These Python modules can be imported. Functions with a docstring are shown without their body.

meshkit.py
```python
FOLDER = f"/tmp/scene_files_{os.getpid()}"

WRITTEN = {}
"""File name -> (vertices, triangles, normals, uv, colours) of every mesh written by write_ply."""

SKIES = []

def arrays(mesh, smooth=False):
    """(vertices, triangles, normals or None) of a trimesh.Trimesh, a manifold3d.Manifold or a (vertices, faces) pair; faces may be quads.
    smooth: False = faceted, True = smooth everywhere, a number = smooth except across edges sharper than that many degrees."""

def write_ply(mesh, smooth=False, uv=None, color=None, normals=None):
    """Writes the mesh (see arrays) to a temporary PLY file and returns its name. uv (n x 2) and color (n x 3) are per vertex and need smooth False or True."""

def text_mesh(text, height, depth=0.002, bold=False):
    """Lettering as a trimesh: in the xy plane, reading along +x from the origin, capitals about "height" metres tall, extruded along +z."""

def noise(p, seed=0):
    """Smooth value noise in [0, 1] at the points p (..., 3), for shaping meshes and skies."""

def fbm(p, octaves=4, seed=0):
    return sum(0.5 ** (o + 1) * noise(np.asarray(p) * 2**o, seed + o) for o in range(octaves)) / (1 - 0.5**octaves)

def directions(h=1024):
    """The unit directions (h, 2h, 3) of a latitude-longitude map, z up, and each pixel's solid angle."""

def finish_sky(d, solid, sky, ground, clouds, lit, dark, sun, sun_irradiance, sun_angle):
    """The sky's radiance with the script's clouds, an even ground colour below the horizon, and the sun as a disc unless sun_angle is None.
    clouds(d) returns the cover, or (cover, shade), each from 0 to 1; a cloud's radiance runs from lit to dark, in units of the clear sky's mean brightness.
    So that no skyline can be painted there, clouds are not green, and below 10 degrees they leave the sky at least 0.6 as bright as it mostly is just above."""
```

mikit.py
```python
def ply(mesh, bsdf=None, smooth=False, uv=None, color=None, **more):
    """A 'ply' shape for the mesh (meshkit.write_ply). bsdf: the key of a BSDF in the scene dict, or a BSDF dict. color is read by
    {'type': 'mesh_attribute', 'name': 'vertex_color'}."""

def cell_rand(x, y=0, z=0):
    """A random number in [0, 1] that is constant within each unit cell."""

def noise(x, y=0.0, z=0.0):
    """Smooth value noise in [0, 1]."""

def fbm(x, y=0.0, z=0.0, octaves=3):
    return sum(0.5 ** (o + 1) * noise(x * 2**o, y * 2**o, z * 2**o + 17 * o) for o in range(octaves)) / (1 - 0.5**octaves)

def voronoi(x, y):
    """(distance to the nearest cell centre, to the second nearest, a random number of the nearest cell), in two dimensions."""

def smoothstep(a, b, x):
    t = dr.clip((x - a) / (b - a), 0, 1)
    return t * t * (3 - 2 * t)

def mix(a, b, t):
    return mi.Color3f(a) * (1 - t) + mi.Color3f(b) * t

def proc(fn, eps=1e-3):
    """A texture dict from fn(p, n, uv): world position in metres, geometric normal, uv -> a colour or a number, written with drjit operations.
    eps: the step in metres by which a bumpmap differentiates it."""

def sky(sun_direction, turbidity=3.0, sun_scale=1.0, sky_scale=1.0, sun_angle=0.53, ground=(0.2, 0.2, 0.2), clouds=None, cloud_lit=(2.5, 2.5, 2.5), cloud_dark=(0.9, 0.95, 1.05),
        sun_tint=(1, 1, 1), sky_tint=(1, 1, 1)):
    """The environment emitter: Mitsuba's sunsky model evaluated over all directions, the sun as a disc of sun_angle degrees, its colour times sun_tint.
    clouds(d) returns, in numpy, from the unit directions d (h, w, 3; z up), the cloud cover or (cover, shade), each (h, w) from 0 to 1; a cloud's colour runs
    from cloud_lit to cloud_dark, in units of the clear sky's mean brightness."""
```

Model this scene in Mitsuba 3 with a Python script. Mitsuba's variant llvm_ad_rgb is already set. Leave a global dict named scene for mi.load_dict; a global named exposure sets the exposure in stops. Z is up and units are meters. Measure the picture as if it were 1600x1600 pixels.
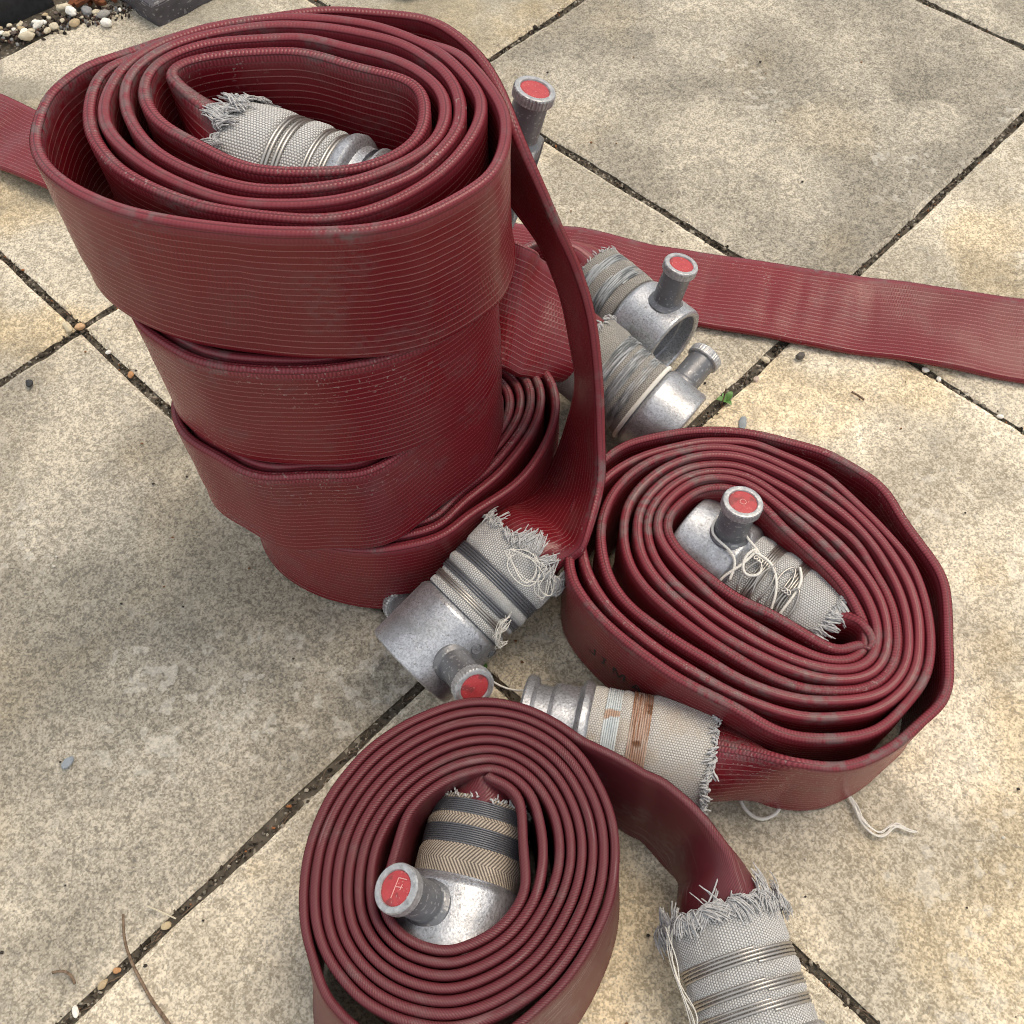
import math, numpy as np, trimesh, mitsuba as mi, drjit as dr, mikit, meshkit
from scipy.interpolate import CubicSpline
from mikit import noise, fbm, smoothstep, mix
rng = np.random.default_rng(7)
T = mi.ScalarTransform4f
scene, labels = {}, {}

# ------------------------------------------------------------------ camera, light, exposure
PITCH, ROLL = math.radians(58.8), math.radians(-1.75)
F = np.array([0, math.cos(PITCH), -math.sin(PITCH)])
Rv = np.array([1.0, 0, 0]); Uv = np.cross(Rv, F)
UP = -math.sin(ROLL) * Rv + math.cos(ROLL) * Uv
EYE = np.array([0, 0, 0.87])
scene['camera'] = {'type': 'perspective', 'fov': 53.1301, 'fov_axis': 'x', 'near_clip': 0.02, 'far_clip': 500.0,
                   'to_world': T().look_at(origin=EYE.tolist(), target=(EYE + F).tolist(), up=UP.tolist())}
scene['sky'] = mikit.sky([0.35, 0.25, 0.9], turbidity=3, sun_scale=0.45, sun_angle=34, clouds=lambda d: 1.0, cloud_lit=(2.42, 2.5, 2.6))
exposure = 1.9

# ------------------------------------------------------------------ helpers
def number(key):
    if key not in USED:
        USED.add(key); return key
    k = 1
    while f'{key}_{k:03d}' in USED: k += 1
    USED.add(f'{key}_{k:03d}'); return f'{key}_{k:03d}'
USED = set()
def put(key, shape):
    key = number(key); scene[key] = shape; return key
def thing(name, label, cat, group=None):
    key = number(name); labels[key] = {'label': label, 'category': cat}
    if group: labels[key]['group'] = group
    return key
def grid_faces(n, m, wrap=False):
    i, j = np.meshgrid(np.arange(n - 1), np.arange(m - (0 if wrap else 1)), indexing='ij')
    a = i * m + j; b = i * m + (j + 1) % m
    q = np.stack([a, b, b + m, a + m], -1).reshape(-1, 4)
    return np.vstack([q[:, [0, 1, 2]], q[:, [0, 2, 3]]])
def unit(v): return v / np.maximum(np.linalg.norm(v, axis=-1, keepdims=True), 1e-12)
def spline(P, step):
    P = np.asarray(P, float)
    d = np.r_[0, np.cumsum(np.linalg.norm(np.diff(P[:, :3], axis=0), axis=1) + 1e-9)]
    s = np.linspace(0, d[-1], max(2, int(d[-1] / step) + 1))
    return CubicSpline(d, P, bc_type='natural')(s)
def dense(P, step):
    P = np.asarray(P, float)
    d = np.r_[0, np.cumsum(np.linalg.norm(np.diff(P[:, :3], axis=0), axis=1) + 1e-9)]
    s = np.linspace(0, d[-1], max(2, int(d[-1] / step) + 1))
    return np.stack([np.interp(s, d, P[:, k]) for k in range(P.shape[1])], 1)
def tube(P, r, sides=6, caps=True):
    P = np.asarray(P, float); n = len(P)
    t = unit(np.gradient(P, axis=0))
    a = np.zeros_like(P); ref = np.array([0, 0, 1.0]) if abs(t[0, 2]) < .9 else np.array([1.0, 0, 0])
    for i in range(n):
        ref = ref - t[i] * (ref @ t[i]); ref /= np.linalg.norm(ref) + 1e-12; a[i] = ref
    b = np.cross(t, a); ang = np.arange(sides) * 2 * np.pi / sides
    rr = np.broadcast_to(r, (n,))[:, None, None]
    V = P[:, None] + rr * (np.cos(ang)[None, :, None] * a[:, None] + np.sin(ang)[None, :, None] * b[:, None])
    Fc = grid_faces(n, sides, True)
    V = V.reshape(-1, 3)
    if caps:
        V = np.vstack([V, P[0], P[-1]]); k = np.arange(sides); k2 = (k + 1) % sides
        Fc = np.vstack([Fc, np.stack([np.full(sides, n * sides), k2, k], 1), np.stack([np.full(sides, n * sides + 1), (n - 1) * sides + k, (n - 1) * sides + k2], 1)])
    return V, Fc
def join(parts):
    V, Fs, o = [], [], 0
    for v, f in parts:
        V.append(v); Fs.append(np.asarray(f) + o); o += len(v)
    return np.vstack(V), np.vstack(Fs)
def revolve(prof, seg=72, a0=0.0, amp=0.0, seed=0):
    """prof: (x, r) rows; axis +x. Returns vertices, faces, uv in metres."""
    prof = np.asarray(prof, float); n = len(prof)
    s = np.r_[0, np.cumsum(np.linalg.norm(np.diff(prof, axis=0), axis=1))]
    th = np.linspace(0, 2 * np.pi, seg + 1) + a0
    r = prof[:, 1][:, None] * np.ones(seg + 1)[None]
    if amp:
        q = np.stack(np.broadcast_arrays(prof[:, 0][:, None] * 45, 1.6 * np.cos(th)[None], 1.6 * np.sin(th)[None]), -1)
        r = r + amp * (meshkit.fbm(q + 10, 3, seed) - .5) * 2 * (r > .01)
    V = np.stack([prof[:, 0][:, None] + 0 * r, r * np.cos(th), r * np.sin(th)], -1).reshape(-1, 3)
    uv = np.stack(np.broadcast_arrays(s[:, None], (th * .045)[None]), -1).reshape(-1, 2)
    return V, grid_faces(n, seg + 1), uv
def frame(X, O, phi=0.0):
    X = unit(np.asarray(X, float)); Z = np.array([0, 0, 1.0]) - X * X[2]; Z = unit(Z); Y = np.cross(Z, X)
    Z2 = Y * math.sin(phi) + Z * math.cos(phi); Y2 = np.cross(Z2, X)
    M = np.eye(4); M[:3, 0], M[:3, 1], M[:3, 2], M[:3, 3] = X, Y2, Z2, O
    return M
def xf(M, V): return np.asarray(V) @ M[:3, :3].T + M[:3, 3]

# ------------------------------------------------------------------ materials
def rgb(*c): return {'type': 'rgb', 'value': list(c)}
def bumped(h, bsdf, scale, eps):
    return {'type': 'twosided', 'bsdf': {'type': 'bumpmap', 'arbitrary': mikit.proc(h, eps=eps), 'scale': scale, 'bsdf': bsdf}}
RIB, BEAD, PER = 0.0053, 0.0026, 0.232
def rib_d(v):
    f = v / RIB; f = f - dr.floor(f); return dr.minimum(f, 1 - f) * RIB
def rim_w(v): return 1 - smoothstep(.006, .015, dr.abs(v - PER / 2))
def beads(u, v, pitch):
    row = dr.floor(v / RIB); ub = u / pitch + .5 * (row - 2 * dr.floor(row / 2))
    s = dr.sin(ub * np.pi); f = v / RIB; f = f - dr.floor(f)
    return s * s * smoothstep(0, .5, 4 * f * (1 - f))
def hose_col(p, n, uv):
    u, v = uv.x, uv.y
    rim = rim_w(v)
    big = fbm(u * 5, v * 9, 3.0, 3)
    base = mix((.100, .0044, .0088), (.166, .0080, .0135), big)
    bd = beads(u, v, BEAD)
    gate = .28 + .72 * smoothstep(.36, .58, fbm(u * 2.2, 7.0, 3.0, 2))
    base = mix(base, mix((.128, .016, .024), (.250, .044, .057), .5 + (bd - .5) * gate), rim * (.62 + .4 * noise(u * 23, v * 90)))
    base = mix(base, base * (.72 + .5 * bd), (1 - rim) * .6 * smoothstep(.42, .66, fbm(u * 9, v * 14, 1.0, 2)))
    line = (1 - smoothstep(.0002, .00056, rib_d(v))) * (1 - rim)
    base = mix(base, (.30, .115, .115), .62 * line * smoothstep(.1, .5, noise(u * 60, v * 300, 5.0) + .35))
    seam = (1 - smoothstep(.0002, .0007, rib_d(v))) * rim
    base = mix(base, (.05, .012, .016), .5 * seam)
    wear = fbm(p.x * 34, p.y * 34, p.z * 34, 4)
    w2 = fbm(p.x * 260, p.y * 260, p.z * 260, 2)
    dust = smoothstep(.45, .74, wear) * smoothstep(.25, .7, w2)
    base = mix(base, (.132, .102, .099), (.20 + .52 * rim) * dust)
    fleck = smoothstep(.84, .93, noise(u * 640, v * 640, 3.0)) * smoothstep(.6, .8, fbm(u * 11, v * 19, 9.0, 2))
    return mix(base, (.34, .29, .27), .4 * fleck)
def hose_h(p, n, uv):
    u, v = uv.x, uv.y
    line = 1 - smoothstep(.0002, .0011, rib_d(v)); rim = rim_w(v)
    face = .08 + .26 * smoothstep(.42, .66, fbm(u * 9, v * 14, 1.0, 2)); gate = .28 + .72 * smoothstep(.36, .58, fbm(u * 2.2, 7.0, 3.0, 2))
    return line * .30 * (1 - 1.6 * rim) + beads(u, v, BEAD) * (face + .85 * rim * gate) + .10 * noise(u * 900, v * 900)
def smooth_col(p, n, uv):
    u, v = uv.x, uv.y; rim = rim_w(v)
    base = mix((.068, .0108, .0150), (.104, .0165, .0220), fbm(u * 6, v * 12, 2.0, 3))
    d = u + .7 * v; s = dr.sin(d / .0021 * np.pi); s = s * s
    base = mix(base, mix((.085, .013, .018), (.160, .033, .041), s), rim * (.5 + .4 * noise(u * 30, v * 120)))
    wear = fbm(p.x * 42, p.y * 42, p.z * 42, 4); w2 = fbm(p.x * 300, p.y * 300, p.z * 300, 2)
    base = mix(base, (.125, .088, .085), .45 * smoothstep(.5, .8, wear) * smoothstep(.25, .7, w2))
    scuff = smoothstep(.74, .9, noise(u * 30, v * 700, 4.0)) * smoothstep(.5, .75, fbm(u * 9, v * 20, 6.0, 2))
    return mix(base, (.22, .15, .145), .4 * scuff)
def smooth_h(p, n, uv):
    u, v = uv.x, uv.y; d = u + .7 * v; s = dr.sin(d / .0021 * np.pi)
    return (.14 + .85 * rim_w(v)) * s * s + .22 * noise(u * 800, v * 800)
def hose_bsdf(col, rough, spec=.5): return {'type': 'principled', 'base_color': mikit.proc(col), 'roughness': rough, 'specular': spec}
scene['ribbed_rubber'] = bumped(hose_h, hose_bsdf(hose_col, .31, .36), .00036, .00025)
scene['smooth_rubber'] = bumped(smooth_h, hose_bsdf(smooth_col, .40, .4), .00026, .00025)

def weave(u, v, p):
    a, b = u / p, v / p
    k = dr.floor(b); a = a + .5 * (k - 2 * dr.floor(k / 2))
    s, t = dr.sin(a * np.pi), dr.sin(b * np.pi)
    return dr.abs(s) * dr.abs(t)
def canvas_col(lo, hi, dirt, amt):
    def fn(p, n, uv):
        h = weave(uv.x, uv.y, .0021)
        c = mix(lo, hi, smoothstep(.05, .6, h))
        d = smoothstep(.42, .75, fbm(p.x * 60, p.y * 60, p.z * 60, 4))
        return mix(c, dirt, amt * d)
    return fn
def canvas_h(p, n, uv): return weave(uv.x, uv.y, .0021) + .25 * noise(uv.x * 1500, uv.y * 1500)
def canvas(lo, hi, dirt, amt): return bumped(canvas_h, {'type': 'principled', 'base_color': mikit.proc(canvas_col(lo, hi, dirt, amt)), 'roughness': .9, 'specular': .2}, .0006, .0002)
scene['grey_canvas'] = canvas((.20, .198, .195), (.56, .56, .55), (.27, .262, .25), .5)
scene['pale_canvas'] = canvas((.27, .255, .235), (.60, .585, .55), (.40, .32, .23), .4)
scene['tan_canvas'] = canvas((.15, .142, .13), (.37, .352, .32), (.20, .19, .178), .6)
def herring_col(p, n, uv):
    k = dr.floor(uv.x / .011); sg = 1 - 2 * (k - 2 * dr.floor(k / 2))
    s = dr.sin((uv.y + sg * uv.x * .8) / .0030 * 2 * np.pi)
    return mix((.12, .10, .085), (.42, .36, .29), smoothstep(-.4, .5, s)) * (.7 + .5 * fbm(p.x * 80, p.y * 80, p.z * 80, 3))
scene['herringbone_canvas'] = {'type': 'twosided', 'bsdf': {'type': 'principled', 'base_color': mikit.proc(herring_col), 'roughness': .9, 'specular': .2}}
def thread_col(p, n, uv): return mix((.30, .30, .30), (.56, .56, .56), noise(p.x * 700, p.y * 700, p.z * 700))
scene['thread'] = {'type': 'twosided', 'bsdf': {'type': 'principled', 'base_color': mikit.proc(thread_col), 'roughness': .95, 'specular': .1}}
scene['white_cord'] = {'type': 'twosided', 'bsdf': {'type': 'principled', 'base_color': rgb(.66, .64, .59), 'roughness': .8, 'specular': .3}}
def alu_col(p, n, uv):
    g = fbm(p.x * 900, p.y * 900, p.z * 900, 2); m = fbm(p.x * 55, p.y * 55, p.z * 55, 4)
    c = mix((.36, .373, .40), (.55, .566, .60), smoothstep(.25, .75, g))
    c = mix(c, (.25, .255, .27), .55 * smoothstep(.50, .72, m))
    gr = smoothstep(.55, .75, fbm(p.x * 25, p.y * 25, p.z * 25, 4)); c = mix(c, (.22, .21, .195), .35 * gr)
    return mix(c, (.16, .15, .14), smoothstep(.80, .88, noise(p.x * 620, p.y * 620, p.z * 620)) * .6)
def alu_h(p, n, uv): return fbm(p.x * 700, p.y * 700, p.z * 700, 2) + .8 * noise(p.x * 230, p.y * 230, p.z * 230)
scene['cast_aluminium'] = bumped(alu_h, {'type': 'principled', 'base_color': mikit.proc(alu_col), 'metallic': .8, 'roughness': .44, 'specular': .5}, .00018, .0004)
def dull_col(p, n, uv):
    m = fbm(p.x * 90, p.y * 90, p.z * 90, 4)
    c = mix((.105, .108, .118), (.21, .215, .23), m)
    return mix(c, (.42, .42, .42), .5 * smoothstep(.72, .82, noise(p.x * 500, p.y * 500, p.z * 500)))
scene['dull_alloy'] = bumped(alu_h, {'type': 'principled', 'base_color': mikit.proc(dull_col), 'metallic': .45, 'roughness': .42, 'specular': .5}, .00015, .0004)
def cap_col(p, n, uv): return mix((.22, .225, .235), (.58, .59, .60), fbm(p.x * 420, p.y * 420, p.z * 420, 3))
scene['worn_alloy'] = bumped(alu_h, {'type': 'principled', 'base_color': mikit.proc(cap_col), 'metallic': .6, 'roughness': .42, 'specular': .5}, .00025, .0004)
def disc_col(p, n, uv):
    c = mix((.33, .026, .034), (.43, .055, .060), fbm(p.x * 300, p.y * 300, p.z * 300, 3))
    c = mix(c, (.10, .03, .03), .6 * smoothstep(.60, .75, fbm(p.x * 110, p.y * 110, p.z * 110, 3)))
    return mix(c, (.50, .26, .25), .5 * smoothstep(.80, .88, noise(p.x * 900, p.y * 900, p.z * 900)))
scene['red_enamel'] = {'type': 'twosided', 'bsdf': {'type': 'principled', 'base_color': mikit.proc(disc_col), 'roughness': .5, 'specular': .5}}
scene['faded_mark'] = {'type': 'twosided', 'bsdf': {'type': 'principled', 'base_color': rgb(.62, .30, .28), 'roughness': .6}}
scene['steel_wire'] = {'type': 'twosided', 'bsdf': {'type': 'principled', 'base_color': rgb(.42, .40, .375), 'metallic': .85, 'roughness': .36}}
scene['dark_wire'] = {'type': 'twosided', 'bsdf': {'type': 'principled', 'base_color': rgb(.115, .12, .135), 'metallic': .4, 'roughness': .42}}
def zinc_col(p, n, uv):
    a = p.x * .73 - p.y * .68; b = p.x * .68 + p.y * .73
    c = mix((.13, .142, .150), (.46, .48, .49), smoothstep(.30, .70, fbm(a * 620, b * 55, p.z * 55, 3)))
    return mix(c, (.36, .33, .29), .5 * smoothstep(.55, .7, fbm(a * 60, b * 60, p.z * 60, 3)))
scene['zinc_wire'] = {'type': 'twosided', 'bsdf': {'type': 'principled', 'base_color': mikit.proc(zinc_col), 'metallic': .5, 'roughness': .5}}
def streak(p, f, k):
    a = p.x * -.9686 + p.y * .2485; b = p.x * .2485 + p.y * .9686
    return fbm(a * f, b * k, p.z * k, 3)
def rust_col(p, n, uv):
    c = mix((.46, .37, .31), (.25, .115, .06), smoothstep(.35, .62, streak(p, 700, 45)))
    c = mix(c, (.40, .24, .17), .5 * smoothstep(.4, .6, streak(p, 240, 90)))
    return mix(c, (.15, .065, .03), smoothstep(.60, .72, fbm(p.x * 120, p.y * 120, p.z * 120, 3)))
scene['rusty_wire'] = {'type': 'twosided', 'bsdf': {'type': 'principled', 'base_color': mikit.proc(rust_col), 'metallic': .1, 'roughness': .75}}
def paint_col(p, n, uv):
    c = mix((.36, .42, .45), (.62, .655, .66), streak(p, 700, 60))
    return mix(c, (.36, .20, .11), .8 * smoothstep(.56, .68, fbm(p.x * 95, p.y * 95, p.z * 95, 3)))
scene['painted_wire'] = {'type': 'twosided', 'bsdf': {'type': 'principled', 'base_color': mikit.proc(paint_col), 'roughness': .6}}
scene['black_print'] = {'type': 'twosided', 'bsdf': {'type': 'principled', 'base_color': rgb(.022, .02, .022), 'roughness': .55}}
scene['blue_print'] = {'type': 'twosided', 'bsdf': {'type': 'principled', 'base_color': rgb(.035, .025, .05), 'roughness': .5}}

AZ = -0.7912732; UD = np.array([math.cos(AZ), math.sin(AZ)]); VD = np.array([-UD[1], UD[0]])
def pave_col(p, n, uv):
    U = p.x * float(UD[0]) + p.y * float(UD[1]); V = p.x * float(VD[0]) + p.y * float(VD[1])
    x, y = p.x, p.y
    big = fbm(x * 4, y * 4, 1.0, 4); mid = fbm(x * 24, y * 24, 2.0, 4)
    clump = fbm(x * 210, y * 210, 3.0, 2); g2 = noise(x * 560, y * 560, 8.0); g3 = noise(x * 980, y * 980, 15.0)
    iu = smoothstep(-.899, -.897, U) ; ju = smoothstep(-.31, -.308, U); hv = smoothstep(.804, .806, V); lv = 1 - smoothstep(.212, .232, V)
    col0 = .42 * lv + .40 * (1 - lv) * (1 - hv) + .62 * hv            # left column of slabs
    col1 = .16 * lv + .40 * (1 - lv) * (1 - hv) + .05 * hv            # middle column
    col2 = .72 * lv + 1.0 * (1 - lv) * (1 - hv) + .80 * hv            # right column
    warm = (1 - iu) * col0 + iu * (1 - ju) * col1 + ju * col2 + .22 * (smoothstep(.3, .7, big) - .5)
    warm = dr.clip(warm, 0, 1)
    lo = mix((.185, .168, .134), (.350, .302, .222), warm)
    hi = mix((.470, .427, .348), (.760, .685, .545), warm)
    t = smoothstep(.20, .80, .30 * clump + .36 * g2 + .34 * g3)
    c = mix(lo, hi, t)
    ochre = smoothstep(.52, .74, fbm(x * 9, y * 9, 14.0, 4)) * (.35 + .65 * (1 - iu) + .4 * ju)
    c = mix(c, c * mi.Color3f(1.0, .87, .64), .62 * ochre)
    med = fbm(x * 11, y * 11, 61.0, 4)
    c = c * (.93 + .14 * mid) * (.80 + .40 * smoothstep(.28, .72, med))
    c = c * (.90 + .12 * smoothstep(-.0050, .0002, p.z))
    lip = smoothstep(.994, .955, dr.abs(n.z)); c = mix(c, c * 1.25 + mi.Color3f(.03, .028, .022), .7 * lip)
    grain = smoothstep(.78, .88, noise(x * 500, y * 500, 33.0)); c = mix(c, (.15, .142, .13), .42 * grain)
    spot = smoothstep(.60, .78, fbm(x * 62, y * 62, 21.0, 3)) * smoothstep(.45, .62, fbm(x * 8, y * 8, 4.0, 2))
    c = mix(c, (.200, .192, .175), .30 * spot * (.3 + .7 * g2))
    lich = smoothstep(.62, .72, fbm(x * 105, y * 105, 31.0, 3)) * smoothstep(.56, .70, fbm(x * 6, y * 6, 41.0, 2))
    c = mix(c, (.74, .71, .63), .28 * lich)
    olive = smoothstep(.66, .40, fbm(x * 7, y * 7, 51.0, 3)) * smoothstep(-.88, -1.0, U) * smoothstep(.2, .23, V)
    c = mix(c, (.215, .205, .165), .50 * olive)
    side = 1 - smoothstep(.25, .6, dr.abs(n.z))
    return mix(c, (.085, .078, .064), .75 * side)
def pave_h(p, n, uv):
    x, y = p.x, p.y
    return .5 * fbm(x * 420, y * 420, 5.0, 2) + .8 * fbm(x * 120, y * 120, 6.0, 3)
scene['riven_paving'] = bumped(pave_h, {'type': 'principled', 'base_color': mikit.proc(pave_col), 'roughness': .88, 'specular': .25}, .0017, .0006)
def soil_col(p, n, uv):
    c = mix((.045, .039, .031), (.150, .130, .103), fbm(p.x * 240, p.y * 240, 1.0, 3))
    return mix(c, (.30, .27, .22), smoothstep(.76, .84, noise(p.x * 330, p.y * 330, 5.0)))
scene['joint_soil'] = {'type': 'diffuse', 'reflectance': mikit.proc(soil_col)}
scene['grit'] = {'type': 'diffuse', 'reflectance': {'type': 'mesh_attribute', 'name': 'vertex_color'}}
scene['stone_paint'] = {'type': 'twosided', 'bsdf': {'type': 'principled', 'base_color': {'type': 'mesh_attribute', 'name': 'vertex_color'}, 'roughness': .7, 'specular': .4}}
def slate_col(p, n, uv): return mix((.022, .022, .026), (.095, .085, .095), fbm(p.x * 60, p.y * 60, p.z * 60, 4)) + .10 * smoothstep(.74, .8, noise(p.x * 260, p.y * 260, p.z * 260))
scene['dark_slate'] = {'type': 'principled', 'base_color': mikit.proc(slate_col), 'roughness': .6}
def timber_col(p, n, uv): return mix((.008, .009, .011), (.035, .035, .038), fbm(p.x * 50, p.y * 300, p.z * 90, 4))
scene['black_timber'] = {'type': 'principled', 'base_color': mikit.proc(timber_col), 'roughness': .65}
def bark_col(p, n, uv): return mix((.06, .022, .012), (.26, .105, .055), fbm(p.x * 180, p.y * 420, p.z * 200, 3))
scene['bark'] = {'type': 'twosided', 'bsdf': {'type': 'diffuse', 'reflectance': mikit.proc(bark_col)}}
def twig_col(p, n, uv): return mix((.10, .070, .050), (.27, .20, .145), noise(p.x * 500, p.y * 500, p.z * 500))
scene['twig_bark'] = {'type': 'twosided', 'bsdf': {'type': 'diffuse', 'reflectance': mikit.proc(twig_col)}}
scene['leaf'] = {'type': 'twosided', 'bsdf': {'type': 'principled', 'base_color': rgb(.10, .22, .05), 'roughness': .5}}
scene['straw'] = {'type': 'twosided', 'bsdf': {'type': 'diffuse', 'reflectance': rgb(.55, .50, .38)}}

# ------------------------------------------------------------------ ground and paving
def uvw(U, V): return np.stack([np.asarray(U) * UD[0] + np.asarray(V) * VD[0], np.asarray(U) * UD[1] + np.asarray(V) * VD[1]], -1)
g = 60.0
scene['ground'] = mikit.ply((np.array([[-g, -g, -.008], [g, -g, -.008], [g, g, -.008], [-g, g, -.008]]), np.array([[0, 1, 2, 3]])), 'joint_soil')
labels['ground'] = {'label': 'dark gritty soil showing between the paving slabs', 'kind': 'structure'}
labels['patio'] = {'label': 'patio of large riven buff stone slabs with dirt joints', 'kind': 'structure'}
def slab(u0, u1, v0, v1, step, seed):
    n, m = int((u1 - u0) / step) + 1, int((v1 - v0) / step) + 1
    fu, fv = np.linspace(0, 1, n), np.linspace(0, 1, m)
    U, V = np.meshgrid(u0 + (u1 - u0) * fu, v0 + (v1 - v0) * fv, indexing='ij')
    # wandering edges
    wob = lambda q, k: .0042 * (meshkit.fbm(np.stack([q * 9, q * 0 + k * 7.3 + seed, q * 0], -1), 4, seed) - .5) * 2
    e = lambda d: np.clip(1 - d / .05, 0, 1)
    U2 = U + wob(V, 1) * e(U - u0) + wob(V, 2) * e(u1 - U); V2 = V + wob(U, 3) * e(V - v0) + wob(U, 4) * e(v1 - V)
    xy = uvw(U2, V2)
    q = np.concatenate([xy, np.full(xy.shape[:2] + (1,), seed * 3.7)], -1)
    t = meshkit.fbm(q * np.array([3.6, 3.6, 1]), 5, 3) * 4.5
    fl = np.floor(t); fr = t - fl; ter = fl + np.clip((fr - .93) / .07, 0, 1)
    h = .0019 * (ter - 2.25) + .0030 * (meshkit.fbm(q * np.array([22, 22, 1]), 4, 5) - .5)
    dm = np.minimum(np.minimum(U - u0, u1 - U), np.minimum(V - v0, v1 - V))
    chip = .004 * np.clip(meshkit.fbm(q * np.array([55, 55, 1]), 3, 9) - .45, 0, 1)
    z = h * np.clip(dm / .02, .2, 1) - (.0032 + chip * 3) * np.clip(1 - dm / .007, 0, 1) ** 2
    tilt = (np.array([(seed * 37 % 11) - 5, (seed * 53 % 11) - 5]) / 5 * .0016); z = z + tilt[0] * (U - u0 - .3) + tilt[1] * (V - v0 - .3)
    z = np.clip(z - .0016, -.0060, .0010)
    P = np.concatenate([xy, z[..., None]], -1)
    ring = np.concatenate([P[:, 0], P[-1, 1:], P[::-1, -1][1:], P[0, ::-1][1:]])
    low = ring.copy(); low[:, 2] = -.025
    Vt = np.vstack([P.reshape(-1, 3), ring, low]); k = n * m; L = len(ring)
    i = np.arange(L - 1)
    sf = np.vstack([np.stack([k + i, k + L + i, k + i + 1], 1), np.stack([k + i + 1, k + L + i, k + L + i + 1], 1)])
    uv = np.vstack([xy.reshape(-1, 2), np.stack([ring[:, 0] + ring[:, 2], ring[:, 1]], 1), np.stack([low[:, 0] + low[:, 2], low[:, 1]], 1)])
    f = np.vstack([grid_faces(n, m), sf])
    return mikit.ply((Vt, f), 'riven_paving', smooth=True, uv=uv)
JG = .0047
UE = [(-1.40, -.898), (-.898, -.309), (-.309, .28), (.28, .87)]
VE = {0: [-.97, -.377, .213, .797, 1.38, 1.96], 1: [-.97, -.377, .213, .805, 1.382, 1.97], 2: [-.96, -.358, .232, .807, 1.375, 1.96], 3: [-.96, -.358, .232, .80, 1.37]}
sd = 0
for ci, (a, b) in enumerate(UE):
    for va, vb in zip(VE[ci][:-1], VE[ci][1:]):
        sd += 1
        seen = not (ci == 3 or vb < -.3 or va > 1.6)
        put('patio__slab', slab(a + JG, b - JG, va + JG, vb - JG, .0055 if seen else .03, sd))
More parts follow.
